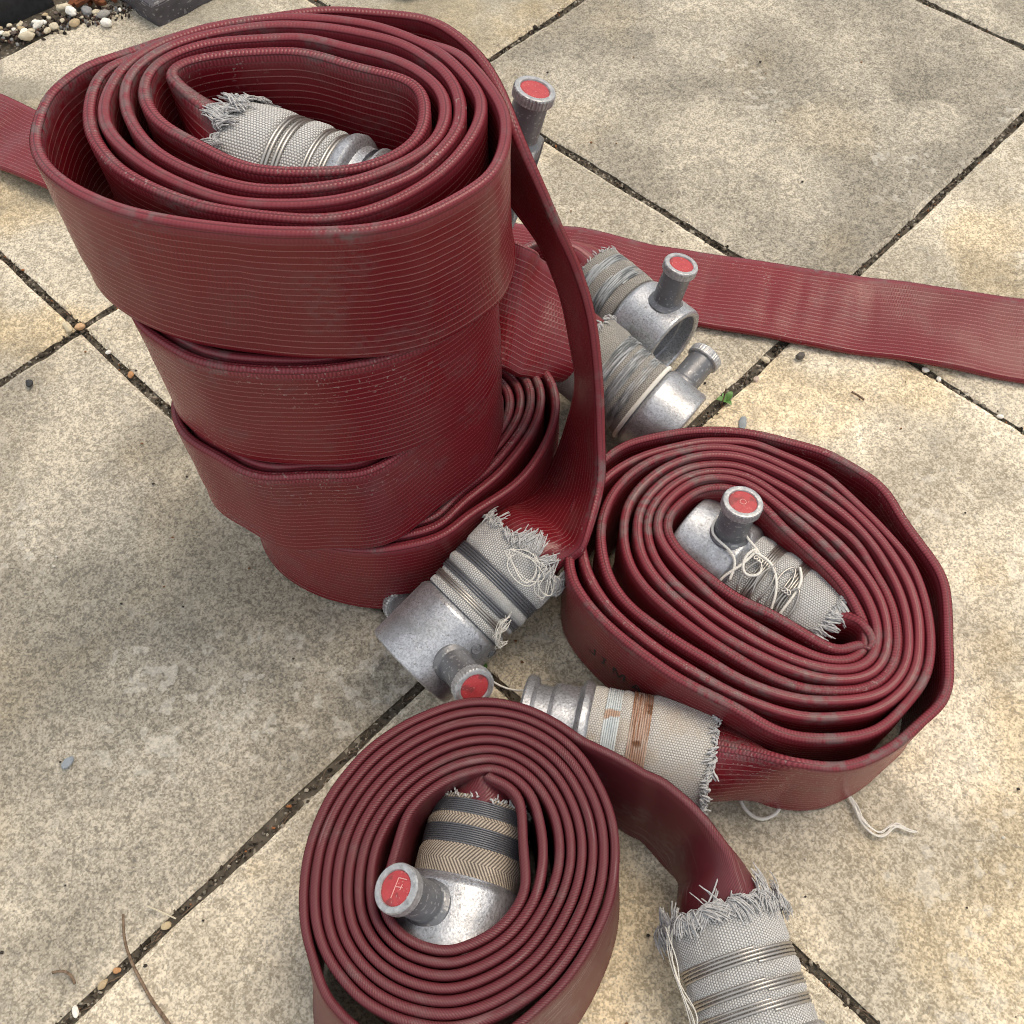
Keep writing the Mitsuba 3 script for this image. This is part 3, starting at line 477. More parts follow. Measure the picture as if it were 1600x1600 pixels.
ROLL_E = np.array([[2702,3260],[2624,3220],[2535,3232],[2456,3273],[2384,3327],[2314,3384],[2243,3440],[2172,3495],[2100,3550],[2024,3598],[1945,3641],[1867,3686],[1796,3741],[1728,3801],[1664,3864],[1602,3929],[1540,3995],[1481,4062],[1426,4134],[1378,4210],[1341,4292],[1323,4380],[1336,4468],[1376,4549],[1436,4616],[1503,4675],[1573,4732],[1652,4775],[1739,4796],[1829,4799],[1918,4787],[2002,4754],[2077,4704],[2141,4641],[2196,4570],[2244,4494],[2292,4418],[2344,4344],[2399,4273],[2455,4202],[2509,4130],[2563,4058],[2616,3985],[2666,3910],[2712,3832],[2750,3751],[2779,3666],[2802,3579],[2819,3490],[2827,3401],[2814,3312],[2780,3229],[2718,3165],[2633,3137],[2543,3134],[2454,3150],[2370,3183],[2291,3225],[2213,3271],[2137,3318],[2062,3369],[1989,3421],[1917,3476],[1847,3532],[1776,3588],[1709,3648],[1647,3713],[1588,3781],[1532,3852],[1477,3923],[1423,3995],[1370,4068],[1321,4144],[1279,4224],[1250,4308],[1240,4398],[1254,4486],[1290,4569],[1342,4642],[1404,4707],[1473,4766],[1547,4816],[1628,4855],[1716,4876],[1806,4882],[1895,4876],[1982,4853],[2063,4814],[2136,4761],[2201,4699],[2261,4632],[2321,4565],[2380,4497],[2439,4429],[2498,4360],[2553,4289],[2606,4216],[2657,4142],[2706,4066],[2753,3989],[2796,3910],[2835,3829],[2868,3745],[2893,3659],[2910,3570],[2918,3481],[2915,3391],[2897,3302],[2866,3218],[2818,3142],[2747,3087],[2663,3058],[2573,3051],[2483,3058],[2395,3077],[2310,3106],[2227,3142],[2147,3182],[2068,3227],[1992,3274],[1918,3325],[1846,3380],[1776,3437],[1707,3494],[1638,3553],[1570,3612],[1504,3672],[1438,3735],[1376,3800],[1320,3870],[1270,3945],[1228,4024],[1193,4107],[1169,4194],[1157,4283],[1155,4373],[1164,4463],[1188,4549],[1230,4629],[1284,4701],[1346,4766],[1414,4825],[1488,4877],[1568,4918],[1653,4947],[1742,4963],[1832,4964],[1921,4954],[2008,4931],[2090,4894],[2165,4844],[2233,4785],[2294,4719],[2355,4652],[2416,4585],[2476,4519],[2537,4452],[2598,4386],[2658,4319],[2714,4249],[2767,4176],[2815,4099],[2858,4020],[2899,3940],[2935,3857],[2964,3772],[2987,3685],[3001,3596],[3005,3506],[3001,3416],[2987,3327],[2963,3240],[2928,3158],[2875,3085],[2807,3026],[2725,2989],[2637,2973],[2547,2969],[2457,2978],[2369,2995],[2283,3020],[2199,3052],[2117,3090],[2037,3132],[1960,3178],[1883,3226],[1808,3275],[1734,3327],[1663,3382],[1595,3441],[1531,3504],[1469,3570],[1408,3637],[1348,3703],[1289,3772],[1233,3842],[1182,3916],[1137,3995],[1103,4078],[1080,4165],[1068,4254],[1066,4344],[1074,4434],[1092,4522],[1123,4606],[1168,4684],[1223,4755],[1284,4821],[1351,4881],[1425,4934],[1503,4978],[1585,5014],[1673,5036],[1762,5045],[1852,5044],[1942,5033],[2029,5011],[2111,4975],[2189,4928],[2261,4875],[2332,4820],[2404,4765],[2472,4706],[2536,4643],[2595,4575],[2652,4505],[2710,4436],[2771,4370],[2832,4303],[2886,4232],[2929,4153],[2960,4068],[2985,3982],[3011,3895],[3039,3810],[3063,3723],[3080,3634],[3087,3545],[3086,3455],[3077,3365],[3060,3277],[3033,3190],[2994,3109],[2942,3036],[2876,2975],[2799,2929],[2714,2901],[2624,2889],[2534,2887],[2444,2890],[2355,2897],[2266,2912],[2180,2939],[2097,2975],[2018,3017],[1941,3064],[1866,3114],[1792,3166],[1719,3219],[1647,3273],[1576,3328],[1506,3385],[1438,3444],[1371,3504],[1306,3567],[1244,3631],[1183,3698],[1126,3768],[1075,3842],[1029,3920],[993,4002],[967,4088],[952,4177],[946,4267],[948,4357],[958,4446],[976,4535],[1005,4620],[1046,4700],[1098,4774],[1157,4841],[1222,4904],[1292,4960],[1367,5011],[1446,5053],[1530,5085],[1618,5108],[1706,5123],[1796,5129],[1886,5123],[1975,5110],[2062,5087],[2146,5054],[2226,5013],[2304,4967],[2379,4918],[2452,4866],[2523,4809],[2590,4749],[2654,4687],[2717,4622],[2779,4556],[2838,4489],[2894,4418],[2945,4344],[2992,4266],[3033,4186],[3067,4103],[3096,4018],[3121,3931],[3143,3844],[3161,3756],[3171,3666],[3175,3576],[3173,3486],[3164,3397],[3149,3308],[3129,3220],[3100,3135],[3058,3055],[3003,2984],[2939,2920],[2865,2869],[2782,2835],[2694,2815],[2605,2805],[2515,2801],[2425,2800],[2335,2805],[2245,2815],[2157,2833],[2070,2857],[1986,2888],[1903,2923],[1822,2963],[1744,3008],[1669,3058],[1597,3113],[1526,3167],[1453,3220],[1380,3273],[1308,3327],[1238,3384],[1170,3443],[1103,3504],[1037,3565],[974,3629],[917,3699],[868,3774],[825,3854],[793,3937],[772,4025],[759,4114],[751,4204],[750,4294],[756,4384],[771,4473],[795,4559],[829,4643],[870,4723],[918,4799],[975,4869],[1038,4933],[1107,4991],[1181,5042],[1260,5087],[1342,5122],[1429,5148],[1516,5169],[1604,5189],[1693,5205],[1782,5211],[1872,5207],[1962,5195],[2050,5175],[2135,5147],[2218,5111],[2297,5069],[2374,5021],[2448,4971],[2523,4920],[2596,4868],[2666,4812],[2733,4751],[2795,4686],[2853,4617],[2908,4546],[2960,4472],[3010,4397],[3057,4320],[3101,4241],[3139,4160],[3173,4077],[3203,3992],[3229,3905],[3251,3818],[3265,3729],[3272,3639],[3273,3549],[3266,3459],[3252,3370],[3232,3283],[3208,3196],[3179,3111],[3138,3030],[3087,2956],[3027,2889],[2958,2831],[2884,2780],[2805,2737],[2720,2706],[2632,2687],[2543,2677],[2453,2672],[2363,2671],[2273,2675],[2184,2687],[2096,2709],[2011,2739],[1928,2774],[1846,2811],[1765,2851],[1686,2893],[1609,2940],[1534,2990],[1460,3041],[1387,3094],[1314,3147],[1242,3202],[1171,3257],[1102,3315],[1035,3375],[971,3438],[908,3503],[848,3570],[792,3640],[741,3715],[698,3794],[660,3875],[628,3960],[605,4047],[591,4136],[581,4225],[579,4315],[585,4405],[600,4494],[622,4581],[651,4666],[691,4747],[741,4822],[801,4889],[865,4952],[933,5011],[1006,5063],[1084,5109],[1166,5148],[1250,5180],[1336,5207],[1423,5230],[1510,5250],[1598,5270],[1687,5286],[1777,5294],[1867,5291],[1956,5283],[2046,5276],[2135,5264],[2221,5236],[2300,5193],[2376,5146],[2453,5099],[2531,5053],[2606,5004],[2679,4950],[2747,4891],[2808,4825],[2863,4754],[2915,4680],[2967,4607],[3018,4532],[3068,4458],[3117,4382],[3162,4304],[3207,4226],[3251,4147],[3289,4066],[3318,3980],[3337,3892],[3348,3803],[3355,3713],[3358,3623],[3356,3533],[3349,3443],[3337,3354],[3319,3266],[3297,3178],[3267,3093],[3228,3012],[3179,2937],[3121,2868],[3058,2804],[2991,2743],[2924,2683],[2854,2626],[2779,2577],[2697,2539],[2610,2517],[2521,2506],[2431,2501],[2341,2501],[2251,2505],[2161,2515],[2073,2534],[1989,2565],[1910,2608],[1836,2660],[1764,2713],[1690,2765],[1613,2813],[1536,2859],[1459,2905],[1382,2952],[1307,3002],[1234,3054],[1163,3110],[1095,3169],[1027,3229],[961,3290],[896,3352],[832,3415],[770,3481],[711,3549],[656,3620],[605,3695],[560,3772],[519,3853],[488,3938],[473,4026],[471,4116],[478,4206],[489,4295],[501,4385],[513,4474],[531,4562],[556,4649],[590,4732],[631,4813],[675,4891],[720,4969],[771,5043],[829,5112],[894,5174],[965,5230],[1043,5275],[1127,5308],[1214,5331],[1301,5351],[1390,5370],[1478,5388],[1567,5402],[1656,5411],[1746,5413],[1836,5410],[1926,5403],[2016,5392],[2104,5375],[2192,5353],[2277,5326],[2362,5295],[2446,5263],[2530,5230],[2614,5198],[2698,5164],[2779,5125],[2856,5078],[2928,5024],[2997,4967],[3066,4908],[3132,4847],[3193,4780],[3242,4705],[3278,4623],[3304,4537],[3329,4450],[3358,4365],[3391,4281],[3427,4198],[3462,4115],[3496,4032],[3527,3947],[3547,3860],[3552,3770],[3544,3680],[3530,3591],[3513,3503],[3494,3415],[3475,3327],[3455,3239],[3436,3151],[3417,3063],[3395,2975],[3367,2890],[3324,2811],[3266,2742],[3196,2686],[3122,2634],[3050,2580],[2979,2525],[2906,2472],[2829,2425],[2749,2384],[2666,2348],[2581,2318],[2494,2295],[2405,2283],[2315,2284],[2226,2295],[2137,2311],[2049,2330]]) / 1e4
ROLL_F = np.array([[-245,2276],[-158,2255],[-83,2206],[-21,2140],[5,2055],[8,1965],[7,1875],[8,1785],[13,1695],[18,1605],[18,1515],[-2,1428],[-49,1352],[-106,1282],[-172,1221],[-248,1172],[-330,1135],[-415,1105],[-502,1082],[-591,1084],[-679,1105],[-763,1136],[-841,1181],[-908,1241],[-962,1313],[-995,1396],[-990,1485],[-970,1573],[-947,1660],[-923,1747],[-900,1834],[-878,1921],[-849,2007],[-802,2083],[-738,2146],[-666,2201],[-591,2250],[-510,2290],[-425,2320],[-337,2338],[-249,2354],[-160,2340],[-80,2300],[-9,2244],[53,2179],[97,2101],[120,2014],[137,1926],[149,1836],[152,1746],[145,1657],[129,1568],[107,1481],[74,1397],[26,1321],[-30,1251],[-92,1186],[-164,1131],[-242,1087],[-325,1051],[-410,1023],[-498,1002],[-588,1003],[-676,1021],[-762,1049],[-843,1088],[-916,1140],[-980,1204],[-1032,1277],[-1069,1359],[-1087,1447],[-1093,1537],[-1091,1627],[-1080,1716],[-1060,1804],[-1030,1889],[-988,1968],[-939,2044],[-882,2114],[-820,2179],[-751,2237],[-678,2289],[-600,2334],[-518,2371],[-432,2399],[-344,2417],[-255,2430],[-166,2420],[-82,2388],[-5,2342],[64,2284],[124,2217],[174,2142],[216,2062],[247,1978],[265,1889],[272,1800],[271,1710],[257,1621],[231,1535],[196,1451],[153,1373],[104,1297],[50,1225],[-9,1157],[-77,1098],[-152,1048],[-231,1006],[-314,971],[-400,943],[-488,924],[-578,922],[-666,937],[-753,963],[-836,997],[-914,1041],[-985,1097],[-1047,1162],[-1098,1236],[-1137,1317],[-1161,1404],[-1171,1493],[-1172,1583],[-1166,1673],[-1152,1762],[-1130,1849],[-1096,1933],[-1053,2012],[-1004,2087],[-949,2159],[-888,2225],[-820,2284],[-747,2336],[-670,2383],[-590,2424],[-506,2458],[-420,2483],[-331,2498],[-241,2504],[-152,2493],[-67,2464],[12,2422],[85,2369],[152,2308],[207,2237],[254,2160],[294,2079],[324,1995],[344,1907],[354,1817],[354,1727],[343,1638],[320,1551],[289,1466],[250,1385],[204,1308],[154,1233],[99,1162],[39,1095],[-29,1035],[-103,985],[-182,942],[-265,906],[-350,876],[-437,853],[-526,842],[-616,847],[-704,865],[-790,892],[-873,927],[-951,972],[-1023,1026],[-1088,1089],[-1143,1159],[-1189,1237],[-1221,1321],[-1241,1409],[-1251,1498],[-1251,1588],[-1244,1678],[-1231,1767],[-1210,1854],[-1179,1939],[-1140,2020],[-1093,2097],[-1040,2170],[-982,2239],[-918,2302],[-848,2359],[-775,2411],[-698,2457],[-617,2497],[-533,2530],[-447,2556],[-358,2573],[-269,2579],[-179,2573],[-91,2552],[-8,2519],[70,2474],[143,2420],[209,2360],[267,2291],[315,2215],[355,2134],[388,2050],[413,1964],[429,1875],[435,1785],[430,1696],[416,1607],[393,1520],[362,1435],[323,1354],[278,1276],[229,1201],[174,1129],[115,1061],[50,999],[-22,945],[-99,898],[-179,857],[-262,822],[-348,794],[-435,773],[-525,763],[-614,768],[-703,784],[-790,808],[-874,841],[-954,881],[-1029,931],[-1098,989],[-1160,1054],[-1215,1125],[-1260,1203],[-1292,1287],[-1313,1375],[-1326,1464],[-1331,1554],[-1327,1644],[-1318,1733],[-1300,1822],[-1274,1908],[-1240,1991],[-1200,2072],[-1153,2148],[-1100,2221],[-1042,2290],[-979,2354],[-909,2411],[-835,2463],[-759,2511],[-679,2552],[-596,2588],[-512,2619],[-424,2641],[-335,2652],[-245,2655],[-156,2644],[-69,2622],[16,2590],[95,2548],[170,2498],[239,2440],[300,2374],[353,2302],[398,2224],[437,2142],[469,2058],[494,1972],[508,1883],[514,1793],[510,1703],[497,1614],[477,1526],[449,1440],[414,1357],[372,1278],[325,1201],[272,1128],[215,1058],[155,992],[88,931],[16,878],[-61,831],[-141,789],[-223,752],[-308,723],[-395,700],[-484,687],[-574,686],[-664,697],[-752,716],[-838,742],[-922,775],[-1001,817],[-1076,867],[-1144,926],[-1207,991],[-1264,1060],[-1313,1136],[-1352,1217],[-1379,1303],[-1396,1391],[-1406,1481],[-1408,1571],[-1404,1661],[-1394,1750],[-1376,1838],[-1350,1925],[-1319,2009],[-1281,2091],[-1234,2168],[-1182,2241],[-1126,2312],[-1066,2378],[-999,2439],[-927,2493],[-853,2544],[-776,2591],[-695,2630],[-612,2665],[-527,2695],[-439,2716],[-350,2728],[-260,2730],[-170,2722],[-82,2704],[4,2677],[86,2640],[163,2595],[237,2543],[305,2484],[367,2418],[419,2345],[463,2267],[503,2186],[538,2103],[565,2017],[583,1929],[591,1839],[591,1749],[583,1659],[569,1570],[548,1483],[518,1398],[481,1316],[438,1237],[391,1160],[338,1087],[282,1017],[222,950],[158,886],[87,831],[10,783],[-68,739],[-149,700],[-233,667],[-318,639],[-406,618],[-495,606],[-585,607],[-674,620],[-762,640],[-849,664],[-933,696],[-1014,736],[-1092,781],[-1163,836],[-1227,899],[-1287,966],[-1342,1037],[-1390,1114],[-1427,1196],[-1455,1281],[-1473,1369],[-1483,1459],[-1486,1549],[-1483,1639],[-1475,1729],[-1462,1818],[-1440,1905],[-1411,1990],[-1376,2073],[-1334,2153],[-1286,2229],[-1233,2302],[-1177,2373],[-1117,2439],[-1050,2499],[-978,2553],[-903,2604],[-826,2651],[-746,2691],[-663,2727],[-579,2758],[-493,2784],[-404,2801],[-314,2808],[-224,2805],[-135,2792],[-47,2772],[39,2746],[120,2708],[199,2664],[273,2612],[342,2555],[406,2492],[463,2422],[511,2346],[553,2266],[590,2184],[622,2100],[647,2013],[664,1925],[672,1835],[671,1745],[662,1656],[648,1567],[628,1479],[602,1393],[567,1309],[526,1229],[479,1152],[428,1079],[375,1006],[317,937],[256,870],[190,810],[119,754],[48,699],[-25,646],[-101,598],[-182,558],[-266,525],[-352,500],[-441,483],[-530,475],[-620,476],[-710,483],[-799,499],[-886,521],[-972,549],[-1054,585],[-1133,628],[-1206,681],[-1271,743],[-1328,813],[-1377,888],[-1418,968],[-1452,1052],[-1489,1134],[-1519,1219],[-1541,1306],[-1555,1395],[-1563,1485],[-1565,1575],[-1561,1665],[-1552,1754],[-1536,1843],[-1513,1930],[-1484,2015],[-1450,2099],[-1411,2180],[-1364,2256],[-1311,2329],[-1255,2400],[-1197,2469],[-1133,2533],[-1064,2590],[-990,2642],[-915,2691],[-836,2734],[-754,2772],[-671,2806],[-586,2838],[-500,2864],[-412,2880],[-322,2884],[-232,2882],[-142,2871],[-54,2853],[33,2829],[116,2796],[196,2754],[274,2708],[347,2655],[415,2596],[487,2543],[566,2500],[645,2458],[724,2413],[800,2365],[874,2315],[947,2262]]) / 1e4

# top roll of the stack with its hanging tail
h0 = thing('fire_hose', 'top hose roll of the stack, its tail hanging to a silver coupling with two lugs', 'fire hose')
S, M = np.array([-.1780, .5690, .397]), np.array([-.0831, .5297, .391])
n0 = vert(ROLL_A, .3975)
sa = np.r_[0, np.cumsum(np.linalg.norm(np.diff(ROLL_A, axis=0), axis=1))]
n0[:, 2] -= .008 * ease((ROLL_A[:, 1] - .60) / .04) * ease((sa - 2.0) / .25)
head = np.array([[*(S + [.012, -.006, 0]), 0, 0, 1], [*(S + [-.004, .003, 0]), 0, 0, 1]])
STRAP_T = np.array([(-.20, .655, .442), (-.12, .680, .436), (-.045, .675, .430), (-.012, .642, .424), (.004, .606, .418), (.010, .577, .412), (.0215, .567, .390), (.032, .56, .365), (.041, .557, .34), (.053, .558, .31), (.067, .541, .27), (.073, .52, .23), (.075, .511, .20), (.076, .491, .16), (.075, .475, .132), (.062, .442, .125), (.052, .423, .115), (.038, .418, .102)])
STRAP_B = np.array([(-.20, .655, .338), (-.12, .684, .334), (-.045, .683, .330), (-.012, .655, .322), (.002, .635, .315), (.005, .628, .311), (.0175, .623, .292), (.033, .618, .27), (.042, .612, .243), (.051, .613, .212), (.058, .601, .175), (.066, .586, .125), (.062, .575, .111), (.051, .553, .078), (.0395, .525, .064), (.027, .50, .066), (.012, .482, .078), (-.005, .475, .084)])
S2, M2 = np.array([.009, .4328, .088]), np.array([-.092, .3437, .050])
d2 = unit(M2 - S2)
st = np.c_[(STRAP_T + STRAP_B) / 2, STRAP_T - STRAP_B]; st = dense(st, .006)
for _ in range(9): st[1:-1] = .5 * st[1:-1] + .25 * (st[:-2] + st[2:])
tail = np.r_[S2 + d2 * .012, unit(np.array([.6, -.6, .3]))][None]
fr0 = jacket(h0 + '__jacket', np.vstack([head, n0, st, tail]), 'ribbed_rubber', open0=.05, open1=.045, wave=.0004, seed=2, te=.0050, tm=.0036, ortho=False, wig=.0015, wave_from=2.55, wave_end=8)
coupling_end(h0, S, M, 0, male=True, Lb=.026, rb=.040, r0=.043, r1=.040, bands=[(.036, 2, .0013, 'steel_wire'), (.043, 2, .0013, 'steel_wire'), (.062, 2, .0012, 'steel_wire'), (.072, 2, .0012, 'steel_wire')],
             fr=dict(thin=.00045, n=850, lo=.010, hi=.022, dens=bump_at([1.3, 2.7], .75), fold=.45), seed=4)
coupling_end(h0, S2, M2, math.radians(56), Lb=.066, rb=.0440, r0=.0435, r1=.0415, bands=[(.034, 5, .0011, 'dark_wire'), (.053, 3, .0011, 'dark_wire'), (.063, 3, .0010, 'steel_wire')],
             fr=dict(thin=.00045, n=950, lo=.008, hi=.022, dens=bump_at([.9, 2.0, -.3], .7, .2), fold=.5), lugs=(0, math.pi), x_lug=.036, stamps=True, seed=5)

def ring_roll(outline, turns, gap, extra, start, seed, th0=0.0):
    """Flat spiral inside a closed outline, from the inside out; ends on the outline at its first point."""
    o = np.asarray(outline, float); o = np.vstack([o, o[:1]])
    d = np.r_[0, np.cumsum(np.linalg.norm(np.diff(o, axis=0), axis=1))]
    q = CubicSpline(d, o, bc_type='periodic')(np.linspace(0, d[-1], 181))[:-1]; c = q.mean(0); out = []
    for k in range(turns * 180 + 1):
        i = k % 180; left = turns - k / 180.0
        w = q[i] - c; L = np.linalg.norm(w); a = math.atan2(w[1], w[0])
        inset = gap * left + (extra(a) * min(1, left) if extra else 0) + .0012 * (meshkit.noise(np.array([math.cos(a) * 2.5, math.sin(a) * 2.5, left * .4]), seed) - .5)
        out.append(c + w * (1 - inset / L))
    return np.array(out)
# second roll down
h1 = thing('fire_hose', 'second hose roll down the stack, a grey red-topped lug poking out behind it', 'fire hose')
o2 = [(-.09, .652), (-.16, .652), (-.225, .625), (-.262, .575), (-.269, .52), (-.258, .481), (-.239, .463), (-.213, .446), (-.172, .4355), (-.127, .4335), (-.082, .443), (-.045, .464), (-.016, .497), (-.0065, .545), (-.013, .592), (-.042, .632)]
r2 = ring_roll(o2, 4, .0100, None, 0, 3)
SB, MB = np.array([-.040, .7165, .275]), np.array([.021, .696, .259])
tl = np.array([[-.125, .672, .284, 0, 0, 1], [-.10, .697, .280, 0, 0, 1], [-.075, .715, .272, 0, 0, 1], [*(SB + [.01, -.003, 0]), 0, 0, 1]])
r2v = vert(r2[::1], .284)
jacket(h1 + '__jacket', np.vstack([r2v, tl]), 'ribbed_rubber', open1=.06, seed=6)
coupling_end(h1, SB, MB, 0, Lb=.058, rb=.044, r0=.0435, r1=.0415, bands=[(.008, 3, .0011, 'dark_wire')], lugs=(math.radians(8),), x_lug=.040, h_lug=.046, body='dull_alloy', seed=6)
# third roll down
h2 = thing('fire_hose', 'third hose roll down, its printed tail running right to a sleeve and lugged coupling', 'fire hose')
o3 = [(-.10, .650), (-.17, .650), (-.23, .622), (-.258, .575), (-.2690, .525), (-.2675, .487), (-.255, .4650), (-.226, .4440), (-.200, .4280), (-.190, .4250), (-.150, .4245), (-.114, .4255), (-.102, .4300), (-.078, .4490), (-.052, .4725), (-.0225, .501), (-.0105, .531), (-.009, .578), (-.034, .62)]
r3 = ring_roll(o3, 4, .0100, None, 0, 4)
SC, MC = np.array([.0745, .6600, .080]), np.array([.1665, .5850, .046])
tw = np.array([0, .76, .65])
tl = np.array([[-.125, .668, .171, 0, .2, 1], [-.09, .684, .170, 0, .4, .9], [-.045, .676, .168, 0, .7, .7], [.0065, .650, .160, *tw], [.038, .651, .128, *tw], [.062, .657, .098, *tw], [*(SC + .012 * unit(MC - SC)), *tw]])
fr2 = jacket(h2 + '__jacket', np.vstack([vert(r3, .171), tl]), 'ribbed_rubber', open1=.085, seed=8)
printing(h2 + '__printing', fr2, '300LB', fr2[3][-1] - .088, .016, 'blue_print', -1, -.004)
coupling_end(h2, SC, MC, 0, Lb=.046, rb=.0435, r0=.0445, r1=.041, sl='tan_canvas', bands=[(.034, 6, .0010, 'zinc_wire'), (.050, 5, .0010, 'zinc_wire'), (.064, 4, .0010, 'zinc_wire')],
             fr=dict(n=260, lo=.004, hi=.010, dens=bump_at([.3, 1.6, 3.4], .7, .25), fold=.6), lugs=(math.radians(80),), x_lug=.018, knurl=.0004, white_ring=True, seed=7)
# bottom roll
h3 = thing('fire_hose', 'bottom hose roll of the stack, an open silver coupling with upright lug behind it', 'fire hose')
o4 = [(-.02, .655), (-.09, .668), (-.16, .660), (-.215, .625), (-.245, .565), (-.2495, .51), (-.236, .478), (-.213, .4545), (-.185, .4375), (-.152, .4265), (-.116, .4235), (-.085, .4275), (-.055, .4375), (-.038, .452), (-.012, .4705), (.0125, .491), (.031, .520), (.042, .549), (.0455, .575), (.041, .605), (.020, .635)]
r4 = ring_roll(o4, 6, .0100, lambda a: .013 * math.exp(-((math.remainder(a + .35, 2 * math.pi)) / .55) ** 2), 0, 5)
SD, MD = np.array([.0930, .7790, .054]), np.array([.1710, .6940, .046])
tl = np.array([[-.06, .682, .0565, 0, 0, 1], [-.035, .710, .0565, 0, 0, 1], [-.005, .745, .0565, 0, 0, 1], [.018, .776, .0565, 0, 0, 1], [.053, .795, .0565, 0, 0, 1], [.077, .790, .0565, 0, 0, 1], [*(SD + .012 * unit(MD - SD)), 0, 0, 1]])
jacket(h3 + '__jacket', np.vstack([vert(r4, .0568), tl]), 'ribbed_rubber', open1=.07, seed=9, te=.0048)
coupling_end(h3, SD, MD, 0, Lb=.060, rb=.0435, r0=.0425, r1=.041, sl='tan_canvas', bands=[(.014, 5, .0010, 'zinc_wire'), (.037, 7, .0010, 'zinc_wire')], fr=dict(n=60, lo=.003, hi=.007, dens=bump_at([0], 3, .3), fold=.3), lugs=(math.radians(14),), x_lug=.034, h_lug=.047, knurl=.0004, seed=8)
# oval roll at the right
h4 = thing('fire_hose', 'oval red hose roll at the right, a string-tied lugged coupling in its middle', 'fire hose')
SE, ME = np.array([.2635, .3612, .060]), np.array([.1548, .4580, .060]); d = unit(SE - ME)
SO, MO = np.array([.1544, .2570, .0450]), np.array([.0020, .2960, .0430])
head = np.array([[*(SE - d * .012), 0, 0, 1], [*(SE + d * .012), 0, 0, 1], [.284, .337, .0585, 0, 0, 1], [.2855, .326, .057, 0, 0, 1]])
tl = np.array([[.178, .2465, .052, 0, 0, 1], [*(SO + .012 * unit(MO - SO)), 0, 0, 1]])
fr4 = jacket(h4 + '__jacket', np.vstack([head, vert(ROLL_E, .0565), tl]), 'ribbed_rubber', open0=.03, open1=.075, seed=10, te=.0049, tm=.0037, wig=.0018)
k = int(np.argmin(np.hypot(fr4[0][:, 0] - .092, fr4[0][:, 1] - .330) + np.where(fr4[3] < fr4[3][-1] - 1.4, 1, 0)))
printing(h4 + '__printing', fr4, 'A M I L', fr4[3][k] - .02, .013, 'black_print', -1, -.008, 1)
coupling_end(h4, SE, ME, 0, Lb=.060, rb=.045, r0=.0435, r1=.0415, bands=[(.040, 4, .0011, 'steel_wire'), (.066, 5, .0010, 'steel_wire')], fr=dict(n=700, lo=.008, hi=.016, dens=bump_at([.2, 1.5, -1.2], .9, .4), fold=.1, thin=.00055), lugs=(math.radians(-9),), x_lug=.022, mark='ring', knurl=.0005, seed=11)
coupling_end(h4, SO, MO, 0, male=True, Lb=.056, rb=.0405, r0=.0425, r1=.0410, sl='pale_canvas', bands=[(.060, 9, .00085, 'rusty_wire'), (.083, 7, .00085, 'painted_wire')], fr=dict(n=300, lo=.004, hi=.010, dens=bump_at([1.2, 2.6, 0], .8, .35), fold=.8), seed=12)
# tight roll at the front
h5 = thing('fire_hose', 'tightly wound smooth maroon hose roll at the front, ending in a frayed sleeve', 'fire hose')
SF, MF = np.array([-.0291, .2176, .064]), np.array([-.0570, .1100, .060]); d = unit(SF - MF)
SG, MG = np.array([.1490, .1370, .0440]), np.array([.1760, .0230, .0440])
head = np.array([[*(SF - d * .010), 0, 0, 1], [*(SF + d * .008), 0, 0, 1], [-.0305, .2335, .0585, 0, 0, 1], [-.0295, .2400, .057, 0, 0, 1]])
tl = np.array([[.102, .215, .0565, .02, .16, 1], [.118, .198, .0565, .06, .18, 1], [.131, .181, .055, .10, .15, 1], [.142, .168, .052, .15, .1, 1], [.147, .150, .049, .2, .1, 1], [*(SG + .012 * unit(MG - SG)), .3, .1, 1]])
nF = vert(ROLL_F, .0565); sF = np.r_[0, np.cumsum(np.linalg.norm(np.diff(ROLL_F, axis=0), axis=1))]
lean = ease((sF - (sF[-1] - .15)) / .08); nF[:, 4] = .17 * lean; nF[:, 1] -= .0095 * lean
fl = np.interp(sF, [3.70, 3.82, 3.95, 4.03, 4.10], [0, .014, .032, .032, 0]); ou = unit(ROLL_F - ROLL_F.mean(0))
nF[:, :2] += ou * fl[:, None] * .5; nF[:, 3:5] -= ou * (fl / .109)[:, None]
fr5 = jacket(h5 + '__jacket', np.vstack([head, nF, tl]), 'smooth_rubber', open0=.034, open1=.07, wig=.0012, wave=.0003, seed=12, te=.0041, tm=.0033, dent=.0006)
coupling_end(h5, SF, MF, 0, Lb=.052, rb=.047, r0=.0385, r1=.0408, sl='herringbone_canvas', bands=[(.009, 7, .00075, 'dark_wire'), (.030, 9, .00075, 'dark_wire')], fr=dict(n=160, lo=.002, hi=.005, dens=bump_at([0], 9, .9), fold=.2), lugs=(math.radians(-26),), x_lug=.023, mark='F', knurl=.0001, seed=13)
coupling_end(h5, SG, MG, 0, male=True, Lb=.03, rb=.042, r0=.0425, r1=.041, bands=[(.036, 4, .0012, 'steel_wire'), (.056, 3, .0012, 'steel_wire'), (.069, 3, .0012, 'steel_wire')], fr=dict(n=1300, lo=.010, hi=.026, dens=bump_at([.4, 1.9, 3.2], .8, .3), fold=.80, thin=.00048), seed=14)
